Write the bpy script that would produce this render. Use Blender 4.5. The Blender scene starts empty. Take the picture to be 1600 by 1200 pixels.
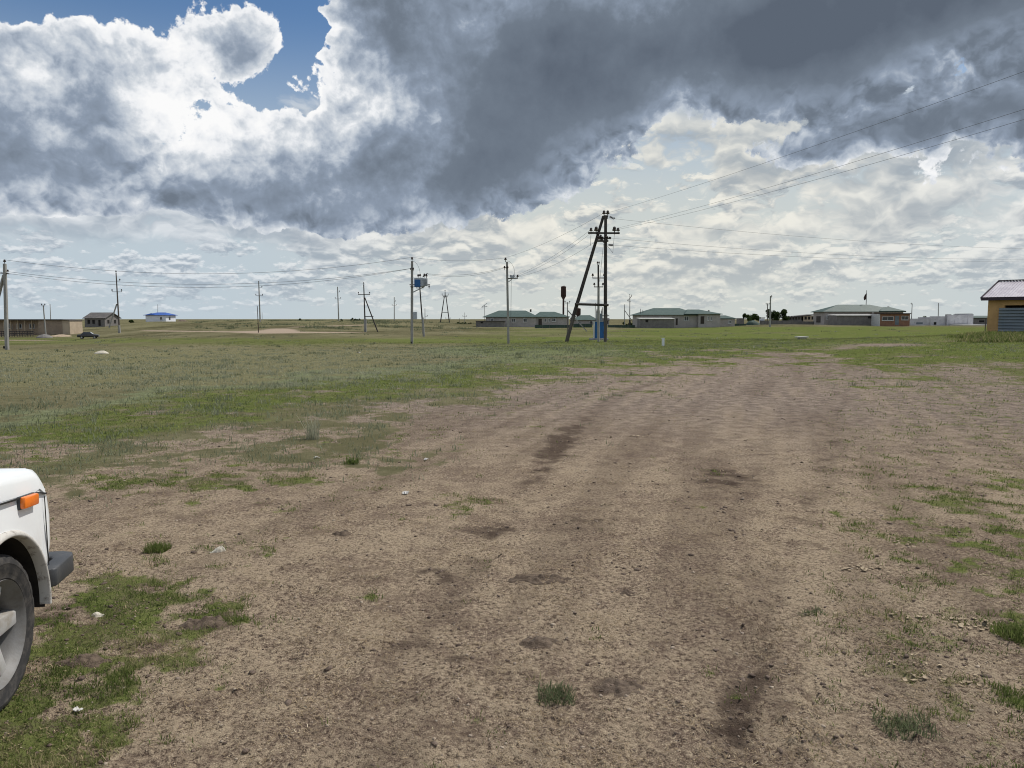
import bpy, bmesh, math, random
import numpy as np
from mathutils import Vector, Matrix

S = bpy.context.scene
COL = S.collection
R = math.radians
random.seed(7)
rng = np.random.default_rng(11)

# ------------------------------------------------------------------ camera
F = 1156.0                      # focal length for a 1600 px wide picture
CAM_H = 1.70
PITCH = R(5.04)
cam_d = bpy.data.cameras.new('camera')
cam_d.sensor_width = 36.0
cam_d.lens = F / 1600.0 * 36.0
cam_d.clip_start = 0.05
cam_d.clip_end = 20000.0
cam = bpy.data.objects.new('camera', cam_d)
COL.objects.link(cam)
cam.location = (0, 0, CAM_H)
cam.rotation_euler = (R(90) - PITCH, 0, 0)
S.camera = cam

# ------------------------------------------------------------------ colour management
S.view_settings.view_transform = 'Standard'
S.view_settings.look = 'None'
S.view_settings.exposure = 0.0
S.view_settings.gamma = 1.0
S.view_settings.use_curve_mapping = False
S.cycles.use_denoising = True
S.cycles.filter_width = 1.05
S.cycles.max_bounces = 6
S.cycles.transparent_max_bounces = 16
S.cycles.sample_clamp_indirect = 6.0

# ------------------------------------------------------------------ node helper
class Sock:
    """A node output with arithmetic."""
    def __init__(self, g, s): self.g, self.s = g, s
    def __add__(self, o): return self.g.math('ADD', self, o)
    def __radd__(self, o): return self.g.math('ADD', o, self)
    def __sub__(self, o): return self.g.math('SUBTRACT', self, o)
    def __rsub__(self, o): return self.g.math('SUBTRACT', o, self)
    def __mul__(self, o): return self.g.math('MULTIPLY', self, o)
    def __rmul__(self, o): return self.g.math('MULTIPLY', o, self)
    def __truediv__(self, o): return self.g.math('DIVIDE', self, o)
    def __rtruediv__(self, o): return self.g.math('DIVIDE', o, self)

class Graph:
    def __init__(self, tree): self.t = tree
    def node(self, kind, **kw):
        n = self.t.nodes.new(kind)
        for k, v in kw.items(): setattr(n, k, v)
        return n
    def put(self, inp, v):
        if isinstance(v, Sock): self.t.links.new(v.s, inp)
        elif v is not None:
            if isinstance(v, (tuple, list)) and len(v) == 3 and inp.type == 'RGBA': v = (*v, 1.0)
            inp.default_value = v
    def math(self, op, a, b=None, c=None, clamp=False):
        n = self.node('ShaderNodeMath', operation=op, use_clamp=clamp)
        self.put(n.inputs[0], a)
        if b is not None: self.put(n.inputs[1], b)
        if c is not None: self.put(n.inputs[2], c)
        return Sock(self, n.outputs[0])
    def clamp(self, a): return self.math('ADD', a, 0.0, clamp=True)
    def vmath(self, op, a, b=None, scale=None):
        n = self.node('ShaderNodeVectorMath', operation=op)
        self.put(n.inputs[0], a)
        if b is not None: self.put(n.inputs[1], b)
        if scale is not None: self.put(n.inputs['Scale'], scale)
        return Sock(self, n.outputs['Value' if op in ('LENGTH', 'DOT_PRODUCT', 'DISTANCE') else 'Vector'])
    def vec(self, x, y, z):
        n = self.node('ShaderNodeCombineXYZ')
        for i, v in enumerate((x, y, z)): self.put(n.inputs[i], v)
        return Sock(self, n.outputs[0])
    def xyz(self, v):
        n = self.node('ShaderNodeSeparateXYZ'); self.put(n.inputs[0], v)
        return [Sock(self, o) for o in n.outputs]
    def smooth(self, x, a, b, lo=0.0, hi=1.0, kind='SMOOTHSTEP'):
        n = self.node('ShaderNodeMapRange', interpolation_type=kind, clamp=True)
        self.put(n.inputs['Value'], x)
        for k, v in zip(('From Min', 'From Max', 'To Min', 'To Max'), (a, b, lo, hi)): self.put(n.inputs[k], v)
        return Sock(self, n.outputs['Result'])
    def noise(self, v, scale, detail=4.0, rough=0.5, dist=0.0, lac=2.0, kind='FBM', color=False):
        n = self.node('ShaderNodeTexNoise', noise_dimensions='3D', noise_type=kind)
        self.put(n.inputs['Vector'], v)
        for k, x in (('Scale', scale), ('Detail', detail), ('Roughness', rough), ('Distortion', dist), ('Lacunarity', lac)):
            self.put(n.inputs[k], x)
        return Sock(self, n.outputs['Color' if color else 'Fac'])
    def voronoi(self, v, scale, detail=0.0, rough=0.5, lac=2.0, feature='F1', out='Distance', rand=1.0):
        n = self.node('ShaderNodeTexVoronoi', feature=feature, voronoi_dimensions='3D')
        self.put(n.inputs['Vector'], v)
        self.put(n.inputs['Scale'], scale)
        self.put(n.inputs['Detail'], detail); self.put(n.inputs['Roughness'], rough); self.put(n.inputs['Lacunarity'], lac)
        self.put(n.inputs['Randomness'], rand)
        return Sock(self, n.outputs[out])
    def mix(self, a, b, t, blend='MIX'):
        n = self.node('ShaderNodeMix', data_type='RGBA', blend_type=blend, clamp_factor=True)
        self.put(n.inputs[0], t); self.put(n.inputs[6], a); self.put(n.inputs[7], b)
        return Sock(self, n.outputs[2])
    def ramp(self, x, stops, interp='LINEAR'):
        n = self.node('ShaderNodeValToRGB'); cr = n.color_ramp; cr.interpolation = interp
        while len(cr.elements) < len(stops): cr.elements.new(0.5)
        for e, (p, c) in zip(cr.elements, stops):
            e.position = p; e.color = (*c, 1.0) if len(c) == 3 else c
        self.put(n.inputs[0], x)
        return Sock(self, n.outputs[0])
    def attr(self, name, out='Fac', kind='GEOMETRY'):
        n = self.node('ShaderNodeAttribute', attribute_name=name, attribute_type=kind)
        return Sock(self, n.outputs[out])

def lin(r, g, b):
    f = lambda c: (c / 255 / 12.92) if c / 255 <= 0.04045 else ((c / 255 + 0.055) / 1.055) ** 2.4
    return (f(r), f(g), f(b))

# ------------------------------------------------------------------ sun and sky
SUN_EL, SUN_AZ = R(58), R(62)          # azimuth measured from +Y towards +X
sun_dir = Vector((math.cos(SUN_EL) * math.sin(SUN_AZ), math.cos(SUN_EL) * math.cos(SUN_AZ), math.sin(SUN_EL)))
sun_d = bpy.data.lights.new('sun', 'SUN')
sun_d.energy = 3.7
sun_d.angle = R(0.55)
sun_d.color = (1.0, 0.95, 0.88)
sun = bpy.data.objects.new('sun', sun_d)
COL.objects.link(sun)
sun.rotation_euler = sun_dir.to_track_quat('Z', 'Y').to_euler()

def ang(px, py):
    """Direction of the photograph's pixel as (azimuth, elevation)."""
    x, y, z = (px - 800) / F, 1.0, (600 - py) / F
    c, s = math.cos(PITCH), math.sin(PITCH)
    X, Y, Z = x, y * c + z * s, -y * s + z * c
    return math.atan2(X, Y), math.atan2(Z, math.hypot(X, Y))

world = bpy.data.worlds.new('World')
S.world = world
world.use_nodes = True
world.node_tree.nodes.clear()
SKY_STRENGTH = 0.10

def build_sky(world):
    g = Graph(world.node_tree)
    tc = g.node('ShaderNodeTexCoord')
    d = g.vmath('NORMALIZE', Sock(g, tc.outputs['Generated']))
    x0, y0, z0 = g.xyz(d)
    el0 = g.math('ARCSINE', z0)
    az0 = g.math('ARCTAN2', x0, y0)
    half = (0.5, 0.5, 0.5)
    # turbulence: shift the direction by two scales of noise
    w1 = g.vmath('SUBTRACT', g.noise(d, 3.4, 2, 0.5, color=True), half)
    w2 = g.vmath('SUBTRACT', g.noise(d, 15.0, 3, 0.6, color=True), half)
    dw = g.vmath('ADD', d, g.vmath('ADD', g.vmath('SCALE', w1, scale=0.11), g.vmath('SCALE', w2, scale=0.06)))
    x, y, z = g.xyz(dw)
    az = g.math('ARCTAN2', x, y)
    el = g.math('ARCTAN2', z, g.math('SQRT', x * x + y * y))
    def blob(px, py, rx, ry, a, tilt=0.0):
        A, E = ang(px, py)
        u, v = (az - A), (el - E)
        if tilt:
            ct, st = math.cos(R(tilt)), math.sin(R(tilt))
            u, v = u * (ct * F / rx) + v * (st * F / rx), v * (ct * F / ry) - u * (st * F / ry)
        else:
            u, v = u * (F / rx), v * (F / ry)
        return g.math('EXPONENT', g.math('MULTIPLY_ADD', u, u, v * v) * -1.0) * a
    def total(blobs):
        t = None
        for b in blobs:
            n = blob(*b)
            t = n if t is None else t + n
        return t
    lay = total(BLOBS)
    # puffs: rounded heads at several scales, in azimuth and elevation
    def puffs(u, v, hi=True):
        p = g.vec(u, v * 1.25, 0.0)
        a = g.voronoi(p, 7.0, 5.0 if hi else 4.0, 0.58, 2.15)
        return (1.20 - a) if hi else (1.17 - a)
    w2x, w2y, w2z = g.xyz(w2)
    pu, pw = az0 + w2x * 0.045, el0 + w2z * 0.045
    P = puffs(pu, pw)
    P2 = puffs(pu + 0.003, pw + 0.013, False)
    fine = g.noise(d, 30.0, 6, 0.62) - 0.5
    broad = g.noise(d, 6.0, 3, 0.5) - 0.5
    relief = P - P2
    T = lay + P * 0.40 + fine * 1.15 + broad * 1.3 - g.smooth(el0, R(9.5), R(5.0)) * 0.8
    # clear air
    sky = g.node('ShaderNodeTexSky', sky_type='NISHITA')
    sky.sun_disc = False
    sky.sun_elevation = SUN_EL
    sky.sun_rotation = SUN_AZ
    sky.air_density = 1.0; sky.dust_density = 0.6; sky.ozone_density = 1.5
    k = 1.0 / SKY_STRENGTH
    blue = g.mix(Sock(g, sky.outputs[0]), (0.62, 0.80, 0.95), 1.0, 'MULTIPLY')
    sc = lambda c, m=1.0: tuple(v * k * m for v in c)
    cool = g.smooth(az0, R(-24), R(4)) * g.smooth(az0, R(40), R(14), 0.45, 1.0)
    hazec = g.mix(sc(lin(190, 203, 212)), sc(lin(206, 211, 207)), cool)
    col = g.mix(blue, hazec, g.smooth(el0, R(22), R(6), 0.0, 0.97))
    # layers of lesser cumulus that crowd together towards the horizon
    bright = g.mix(sc(lin(236, 239, 242)), sc(lin(242, 239, 228)), cool)
    grey = g.mix(sc(lin(150, 163, 178)), sc(lin(166, 174, 180)), cool)
    gaps = g.noise(g.vec(az0, el0 * 2.6, 4.4), 4.0, 2, 0.5)
    def cumulus(col, scale, stretch, seed, lo, hi, t0, t1, amount, relf=2.0):
        row = g.smooth(el0, R(lo[0]), R(lo[1])) * g.smooth(el0, R(hi[1]), R(hi[0]))
        u, v = az0 + w2x * (0.5 / scale), el0 * stretch + w2z * (0.5 / scale)
        def dens(dv, det):
            p = g.vec(u + 0.02 / scale, v + dv / scale, seed)
            return (1.18 - g.voronoi(p, scale * 1.6, det, 0.6, 2.2)) * 0.60 + (g.noise(p, scale * 0.55, det + 1.5, 0.55) - 0.5) * 2.3
        c1 = dens(0.0, 4.0); c2 = dens(0.20, 2.5)
        a = g.smooth(c1 - (1.0 - row) * 0.35 + (gaps - 0.5) * 1.1 + 0.03, t0, t1) * row * amount
        l = g.smooth((c1 - c2) * relf + 0.58 - (c1 - t1) * 0.55, 0.0, 1.0)
        return g.mix(col, g.mix(grey, bright, l), a)
    col = cumulus(col, 20.0, 2.6, 3.1, (0.1, 0.9), (4.5, 7.5), -0.16, 0.08, 0.85)
    col = cumulus(col, 11.0, 2.3, 7.7, (1.0, 3.0), (10.0, 13.0), -0.10, 0.10, 0.9)
    col = cumulus(col, 6.5, 1.9, 1.9, (4.2, 6.5), (13.5, 17.0), -0.20, 0.12, 0.88, 1.35)
    col = g.mix(col, hazec, g.smooth(el0, R(8.0), R(0.3), 0.0, 0.42))
    # the great clouds overhead: thin rims let the sun through, thick cores are dark
    thin = g.smooth(T, 1.0, 0.2)
    under = total(UNDER)
    tt = T - (P * 0.25 + fine * 0.5) * (1.0 - thin) - relief * (thin * 0.95 + 0.10) + thin * 0.02 + under * g.smooth(T, 1.1, 0.1)
    shade = g.ramp(g.smooth(tt, -0.1, 1.5, kind='LINEAR'), [
        (0.00, sc(lin(251, 251, 251))), (0.14, sc(lin(238, 240, 243))), (0.25, sc(lin(208, 214, 221))),
        (0.37, sc(lin(178, 188, 201))), (0.48, sc(lin(142, 155, 173))), (0.66, sc(lin(112, 123, 137))), (1.0, sc(lin(92, 102, 116)))])
    col = g.mix(col, shade, g.smooth(T, -0.01, 0.085))
    # below the horizon: dull ground tone
    col = g.mix(sc((0.16, 0.15, 0.11)), col, g.smooth(z0, -0.03, -0.002))
    bg = g.node('ShaderNodeBackground')
    g.put(bg.inputs['Color'], col)
    bg.inputs['Strength'].default_value = SKY_STRENGTH
    out = g.node('ShaderNodeOutputWorld')
    world.node_tree.links.new(bg.outputs[0], out.inputs[0])
    world.cycles.sampling_method = 'NONE'

# cloud masses: pixel-sized angular centre, radii, thickness, tilt in degrees
BLOBS = [
    # long dark mass from the centre to the upper right
    (700, 285, 190, 60, 0.62, 0), (800, 230, 90, 100, 0.5, 0), (830, 130, 190, 120, 0.55, 0), (1010, 60, 230, 75, 0.62, 10),
    (1270, 20, 260, 75, 0.75, 12), (1560, -60, 300, 75, 0.85, 14), (1480, 200, 220, 32, 0.48, 6), (1650, 175, 120, 30, 0.25, 0),
    (615, 120, 115, 110, 0.24, 0), (565, 20, 80, 60, 0.26, 0),
    (1000, -260, 700, 190, 0.7, 0),
    # left masses
    (80, 235, 125, 46, 0.26, 0), (330, 318, 300, 20, 0.30, 0), (290, 205, 110, 65, -0.16, 0), (440, 290, 60, 40, -0.12, 0), (60, 100, 130, 60, 0.10, 0), (150, 160, 60, 30, 0.12, 0),
    (190, 130, 120, 70, 0.10, 0), (350, 240, 160, 80, 0.12, 0), (430, 185, 50, 40, 0.12, 0),
    (290, 60, 110, 70, 0.16, 0), (365, 66, 60, 34, 0.30, -20), (460, 352, 200, 18, 0.40, 0), (120, 350, 180, 14, 0.36, 0), (560, 250, 80, 60, 0.22, 0),
    (-300, 150, 280, 150, 0.28, 0),
    (-1500, 0, 900, 300, 0.45, 0), (3000, 100, 900, 300, 0.5, 0),
    (560, 195, 36, 26, -0.34, 40), (310, 150, 70, 40, -0.10, 0), (225, 190, 36, 60, -0.18, 0), (290, 245, 60, 36, -0.2, 0), (410, 230, 60, 40, -0.12, 0), (130, 300, 160, 10, -0.2, 0),
    # open gaps
    (455, 95, 36, 80, -0.85, -12), (395, 140, 60, 16, -0.42, -10), (110, -18, 150, 38, -0.6, 0), (400, 12, 90, 14, -0.30, 0),
    # clear below the masses
    (1020, 320, 140, 80, -0.5, 10), (1250, 340, 400, 85, -0.45, 0), (150, 440, 400, 50, -0.5, 0), (1100, 205, 200, 30, -0.45, 8), (1300, 175, 120, 16, -0.12, 10),
]
# undersides: grey where no sunlit edge shows
UNDER = [
    (290, 200, 110, 70, -0.22, 0), (90, 90, 170, 55, -0.10, 0), (430, 200, 80, 60, -0.14, 0), (560, 60, 70, 60, -0.15, 0),
    (100, 275, 300, 40, 0.30, 0), (420, 370, 300, 40, 0.40, 0), (760, 350, 170, 50, 0.45, 0), (930, 230, 130, 60, 0.34, 35),
    (1150, 170, 200, 45, 0.32, 8), (1400, 140, 250, 90, 0.34, 10), (1650, 160, 150, 120, 0.34, 0), (760, 60, 110, 160, 0.2, 0),
]
build_sky(world)

# ------------------------------------------------------------------ pixel -> place
CP, SP = math.cos(PITCH), math.sin(PITCH)
def at(px, py, d):
    """The point at forward distance d that the photograph shows at (px, py)."""
    t = (600 - py) / F
    v = Vector(((px - 800) / F, CP + t * SP, -SP + t * CP))
    return Vector((0, 0, CAM_H)) + v * (d / v.y)
def to_px(x, y, z):
    zr = z - CAM_H
    dep = np.maximum(y * CP - zr * SP, 0.05)
    return 800 + F * x / dep, 600 - F * (y * SP + zr * CP) / dep

# ------------------------------------------------------------------ noise for building geometry
def _hash(ix, iy, seed):
    h = (ix.astype(np.int64) * 374761393 + iy.astype(np.int64) * 668265263 + seed * 1442695041) & 0xFFFFFFFF
    h = ((h ^ (h >> 13)) * 1274126177) & 0xFFFFFFFF
    return (h ^ (h >> 16)) & 0xFFFFFFFF
def pnoise(x, y, seed=0):
    x = np.asarray(x, float); y = np.asarray(y, float)
    ix, iy = np.floor(x), np.floor(y)
    fx, fy = x - ix, y - iy
    u, v = fx * fx * fx * (fx * (fx * 6 - 15) + 10), fy * fy * fy * (fy * (fy * 6 - 15) + 10)
    def gr(a, b):
        ang_ = _hash(ix + a, iy + b, seed) * (2 * math.pi / 4294967296.0)
        return np.cos(ang_) * (fx - a) + np.sin(ang_) * (fy - b)
    n0 = gr(0, 0) * (1 - u) + gr(1, 0) * u
    n1 = gr(0, 1) * (1 - u) + gr(1, 1) * u
    return (n0 * (1 - v) + n1 * v) * 1.5
def fbm(x, y, seed=0, octaves=4, rough=0.5):
    s, a = 0.0, 1.0
    for k in range(octaves):
        s = s + a * pnoise(x * 2.03 ** k + 17.3 * k, y * 2.03 ** k - 9.1 * k, seed + k)
        a *= rough
    return s
def sst(x, a, b):
    t = np.clip((x - a) / (b - a), 0, 1)
    return t * t * (3 - 2 * t)

# ------------------------------------------------------------------ terrain
CTRL = [  # pixel column, distance, pixel row where the ground is seen there
    (8, 75, 547), (183, 150, 521), (137, 132, 529), (60, 165, 524), (157, 211, 511), (250, 270, 503.3), (330, 232, 501.6),
    (403, 200, 502.6), (480, 225, 500.5), (528, 222, 500.8), (600, 230, 501.4), (695, 236, 503.6), (403, 105, 519.5),
    (569, 133, 518.5), (435, 120, 517.5), (643, 79, 537), (661, 100, 525.7), (793, 79, 537), (820, 180, 511.5),
    (945, 58, 535.5), (884, 58, 534), (935, 75, 535), (936, 80, 531.5), (1060, 180, 511.5), (1340, 190, 508.5),
    (1200, 230, 505), (1470, 200, 508.5), (1545, 50, 521.5), (1600, 48, 523), (1036, 46, 541), (1250, 60, 530), (1450, 75, 531),
    (300, 90, 531), (500, 70, 539), (-200, 100, 536), (-200, 200, 516), (1700, 200, 508), (1800, 60, 518), (750, 240, 505),
]
_pts = []
for px, d, py in CTRL:
    p = at(px, py, d)
    _pts.append((math.atan2(p.x, p.y), math.log(math.hypot(p.x, p.y)), p.z))
for a in np.linspace(-0.8, 0.8, 9):
    for r, z in ((1.2, 0.0), (5, 0.0), (14, 0.0), (26, 0.0), (600, -1.0), (1500, -1.2), (5000, -3.0)):
        _pts.append((a, math.log(r), z))
    if a > -0.5: _pts.append((a, math.log(330), -0.9 if a > 0 else -1.0))
_pts = np.array(_pts)
_q = _pts[:, :2] * np.array([2.2, 1.0])
def _tps(r2): return 0.5 * r2 * np.log(r2 + 1e-9)
_n = len(_q)
_K = _tps(((_q[:, None] - _q[None]) ** 2).sum(-1)) + np.eye(_n) * 0.004
_P = np.c_[np.ones(_n), _q]
_w = np.linalg.solve(np.r_[np.c_[_K, _P], np.c_[_P.T, np.zeros((3, 3))]], np.r_[_pts[:, 2], np.zeros(3)])

def land(x, y):
    """Height of the ground without its clods."""
    x = np.atleast_1d(np.asarray(x, float)); y = np.atleast_1d(np.asarray(y, float))
    r = np.maximum(np.hypot(x, y), 1.2)
    q = np.stack([np.clip(np.arctan2(x, y), -0.8, 0.8) * 2.2, np.log(np.minimum(r, 5000))], -1)
    z = _w[_n] + q @ _w[_n + 1:]
    for k in range(_n):
        z = z + _w[k] * _tps(((q - _q[k]) ** 2).sum(-1))
    z = z * sst(r, 6, 30)
    z = z + fbm(x / 9.0, y / 9.0, 3, 2) * 0.06 * sst(r, 10, 40) + fbm(x / 35.0, y / 35.0, 5, 3) * 0.22 * sst(r, 70, 200)
    return z

def poly_dist(x, y, pts):
    """Distance to a polyline and the running length along it."""
    best = np.full(x.shape, 1e9); along = np.zeros(x.shape); run = 0.0
    for (x0, y0), (x1, y1) in zip(pts[:-1], pts[1:]):
        dx, dy = x1 - x0, y1 - y0
        L = math.hypot(dx, dy)
        t = np.clip(((x - x0) * dx + (y - y0) * dy) / (L * L), 0, 1)
        dd = np.hypot(x - x0 - t * dx, y - y0 - t * dy)
        m = dd < best
        best = np.where(m, dd, best); along = np.where(m, run + t * L, along)
        run += L
    return best, along
def gpt(px, py):
    """Point of the flat near ground seen at a pixel."""
    t = (600 - py) / F
    v = Vector(((px - 800) / F, CP + t * SP, -SP + t * CP))
    k = CAM_H / -v.z
    return (v.x * k, v.y * k)
RUT_RIGHT = [gpt(*p) for p in ((1135, 1240), (1160, 1120), (1190, 1000), (1215, 880), (1262, 780), (1300, 690), (1308, 620), (1290, 572))]
RUT_LEFT = [gpt(*p) for p in ((560, 1240), (640, 1040), (730, 880), (820, 760), (885, 680), (960, 620), (1080, 574))]
RUT_MID = [gpt(*p) for p in ((880, 1240), (940, 1000), (1000, 840), (1060, 720), (1110, 640), (1160, 575))]
def micro(x, y):
    """Clods, hoof prints and wheel ruts of the bare ground."""
    r = np.hypot(x, y)
    f1 = 1 - sst(r, 3.5, 8); f2 = 1 - sst(r, 4, 11)
    z = fbm(x / 0.55, y / 0.55, 21, 3) * 0.012 * (1 - sst(r, 4, 9) * 0.85) * (1 - sst(r, 20, 60))
    n = fbm(x / 0.16, y / 0.16, 31, 3, 0.6)
    z = z + (np.abs(n) * 1.3 - 0.35) * 0.013 * f1
    lump = sst(fbm(x / 0.10, y / 0.10, 41, 2), 0.35, 0.9) * sst(fbm(x / 0.9, y / 0.9, 43, 2), -0.05, 0.45)
    z = z + lump * 0.024 * f2
    hoof = sst(fbm(x / 0.13, y / 0.13, 51, 1), 0.42, 0.75) * sst(fbm(x / 1.2, y / 1.2, 53, 2), 0.0, 0.4)
    z = z - hoof * 0.022 * f2
    m = r < 45
    xs, ys = x[m], y[m]
    zz = np.zeros(xs.shape)
    for path, w, dep in ((RUT_RIGHT, 0.13, 0.018), (RUT_LEFT, 0.14, 0.012), (RUT_MID, 0.16, 0.008)):
        d, s = poly_dist(xs, ys, path)
        keep = sst(fbm(s / 1.1, np.zeros(s.shape), 61, 2), -0.5, 0.3)
        zz = zz - np.exp(-(d / w) ** 2) * dep * keep + np.exp(-((d - w * 1.6) / (w * 0.5)) ** 2) * dep * 0.45 * keep
        if path is RUT_RIGHT:   # tread pattern pressed into the soft stretch
            soft = np.exp(-((s - 1.45) / 0.30) ** 2) + 0.7 * np.exp(-((s - 0.55) / 0.22) ** 2)
            zz = zz + np.where(d < 0.085, np.sign(np.sin(s * 2 * math.pi / 0.070 + d * 22)) * 0.013 * soft, 0)
    z[m] += zz
    return z
def ground_z(x, y):
    x = np.atleast_1d(np.asarray(x, float)); y = np.atleast_1d(np.asarray(y, float))
    return land(x, y) + micro(x, y)
def gz(x, y): return float(land(x, y)[0])

# what grows where: each line below was read off the photograph's ground and is kept as a map of the place
EDGE = ([-600, 0, 200, 400, 520, 620, 700, 800, 900, 1000, 1100, 1200, 1290, 1335, 1420, 1600, 2200],
        [790, 733, 706, 688, 674, 652, 624, 598, 582, 570, 561, 556, 556, 570, 580, 587, 596])
BAND = ([-300, 0, 150, 300, 450, 600, 700, 800, 1000, 1200, 1400, 1600, 2000],
        [725, 690, 662, 634, 618, 604, 590, 578, 562, 548, 545, 560, 565])
def cover(x, y):
    """(green grass, silvery sage, dry steppe, bare soil, dark mud) at ground points, each 0..1."""
    z = land(x, y)
    px, py = to_px(x, y, z)
    front = y > 0.7
    px = np.where(front, px, 800 + np.sign(x) * 1200); py = np.where(front, py, 1400)
    r = np.hypot(x, y)
    h = np.maximum(py - 498, 1.0)
    n1 = fbm(x / 2.6, y / 2.6, 71, 4, 0.6); n2 = fbm(x / 0.8, y / 0.8, 73, 3, 0.6); n3 = fbm(x / 14.0, y / 14.0, 75, 3)
    n4 = fbm(x / 0.3, y / 0.3, 77, 3, 0.6)
    s = np.log(h / (np.interp(px, *EDGE) - 498))
    bare = sst(s + n1 * 0.40 + n2 * 0.34 + n4 * 0.22, -0.34, 0.42)
    sb = np.log(h / (np.interp(px, *BAND) - 498))
    left = 1 - sst(px, 500, 900)
    green = np.exp(-((sb + n1 * 0.14 + n2 * 0.06 - 0.02) / 0.17) ** 2) * (0.85 + 0.3 * n2)
    green = np.maximum(green, np.exp(-(((py - 533) + n3 * 4) / 8.0) ** 2) * (0.85 - 0.25 * left))
    green = np.maximum(green, sst(px, 850, 1050) * sst(py, 507, 513) * (1 - bare) * (0.80 + n3 * 0.4))
    green = np.maximum(green, 0.45 * sst(px, 640, 800) * sst(py, 505, 511) * (1 + n3 * 0.5))
    sage = np.exp(-((sb + 0.22 - left * 0.02 + n1 * 0.16) / 0.12) ** 2) * 0.8 + np.exp(-((sb - 0.25 + n2 * 0.12) / 0.12) ** 2) * 0.35 * left
    sage = np.maximum(sage, np.exp(-((py - 549) / 10) ** 2) * sst(px, 560, 760) * (1 - sst(px, 980, 1150)) * 0.9)
    dry = np.exp(-((py - 583) / 26) ** 2) * left + 0.40 * (1 - sst(py, 505, 530)) * left * (1 + n3) + np.exp(-((py - 552) / 9) ** 2) * 0.5 * left
    def g(cx, cy, rx, ry): return np.exp(-((px - cx) / rx) ** 2 - ((py - cy) / ry) ** 2)
    # tufts of green on the bare ground
    patch = (1.0 * g(90, 1040, 200, 115) + 0.95 * g(60, 1180, 220, 65) + 0.5 * g(250, 960, 130, 60) + 0.75 * g(330, 755, 190, 14) + 0.65 * g(700, 785, 60, 20) +
             0.45 * g(150, 720, 260, 30) + 0.40 * g(560, 700, 120, 16) + 0.35 * g(250, 900, 110, 40) + 0.55 * g(870, 1090, 30, 35) + 0.62 * g(1410, 1125, 60, 45) +
             0.8 * g(1600, 980, 50, 40) + 0.37 * sst(px, 1260, 1440) * (1 - sst(py, 800, 1050)) + 0.32 * sst(px, 1340, 1520) * sst(py, 690, 800) + 0.20 * (1 - sst(px, 500, 760)) * sst(py, 700, 760) +
             0.28 * g(1330, 820, 70, 30) + 0.28 * g(1560, 860, 90, 60) + 0.35 * g(1260, 960, 30, 12) + 0.25 * g(640, 690, 250, 25) + 0.25 * g(1100, 735, 60, 10))
    n5 = fbm(x / 0.12, y / 0.12, 79, 2, 0.6)
    pg = sst(patch * 0.85 + n2 * 0.34 + n4 * 0.46 + n5 * 0.32 + n1 * 0.12, 0.38, 0.96) * (py > 560)
    green = np.clip(np.maximum(np.maximum(green * (1 - bare), pg * (0.55 + 0.45 * bare)), 0.42 * sst(n2 * 0.6 + n4 * 0.6 + n5 * 0.4, 0.10, 0.55) * (1 - sst(s, 0.15, 0.95)) * sst(s, -0.4, 0.0)), 0, 1)
    green = np.maximum(green, 0.60 * sst(px, 1180, 1440) * sst(n4 + n5 * 0.7 + n2 * 0.5, -0.25, 0.6) * (py > 575))
    path = (1.1 * g(438, 516.5, 28, 3.4) + g(405, 519, 30, 2.0) + 0.7 * g(500, 519.5, 90, 1.3) + 0.8 * np.exp(-((py - 516.5 - (px - 200) * 0.012) / 0.9) ** 2) * sst(px, 200, 240) * (1 - sst(px, 390, 410)) +
            0.55 * np.exp(-((py - 532) / 0.9) ** 2) * (1 - sst(px, 60, 120)) + 0.6 * np.exp(-((py - (512 - (px - 430) * 0.03)) / 1.0) ** 2) * sst(px, 430, 470) * (1 - sst(px, 560, 600)) +
            0.95 * g(1385, 539, 70, 2.6) + 0.6 * g(1320, 544, 30, 3) + 0.5 * g(1500, 533, 60, 1.5) + 0.35 * g(900, 513.5, 160, 0.8))
    bare = np.clip(np.maximum(bare, path * 1.1), 0, 1)
    green = green * (1 - np.clip(path, 0, 1))
    mud = (0.9 * g(850, 905, 45, 10) + 0.9 * g(840, 1003, 36, 14) + 0.9 * g(965, 1072, 50, 20) + 0.6 * g(640, 900, 70, 16) + 0.7 * g(80, 960, 130, 60) + 0.6 * g(330, 970, 60, 18) +
           0.55 * g(1010, 935, 50, 20) + 0.5 * g(620, 1003, 60, 14) + 0.55 * g(1150, 905, 50, 12) + 0.6 * g(1140, 750, 70, 26) + 0.55 * g(720, 1030, 60, 14) +
           0.4 * g(130, 1130, 150, 60) + 0.4 * g(1150, 1130, 50, 40) + 0.35 * g(780, 830, 120, 14) + 0.4 * g(930, 815, 60, 12))
    xs, ys = x, y
    d1, _ = poly_dist(xs, ys, RUT_RIGHT); d2, s2 = poly_dist(xs, ys, RUT_LEFT)
    mud = mud + 0.34 * np.exp(-(d1 / 0.11) ** 2) * sst(n1 + n2 * 0.6, -0.35, 0.45) + 0.55 * np.exp(-(d1 / 0.10) ** 2) * (g(1195, 985, 60, 60) + 0.4 * g(1160, 1110, 60, 50)) + 0.25 * np.exp(-(d2 / 0.18) ** 2) + 0.9 * np.exp(-(d2 / 0.25) ** 2) * g(870, 700, 60, 40)
    mud = sst(mud * 1.15 + n2 * 0.42 + n4 * 0.50 + n5 * 0.25, 0.34, 0.86) * np.clip(mud * 2.2, 0, 1)
    return np.clip(green, 0, 1), np.clip(sage * (1 - bare), 0, 1), np.clip(dry * (1 - bare), 0, 1), bare, mud

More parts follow.
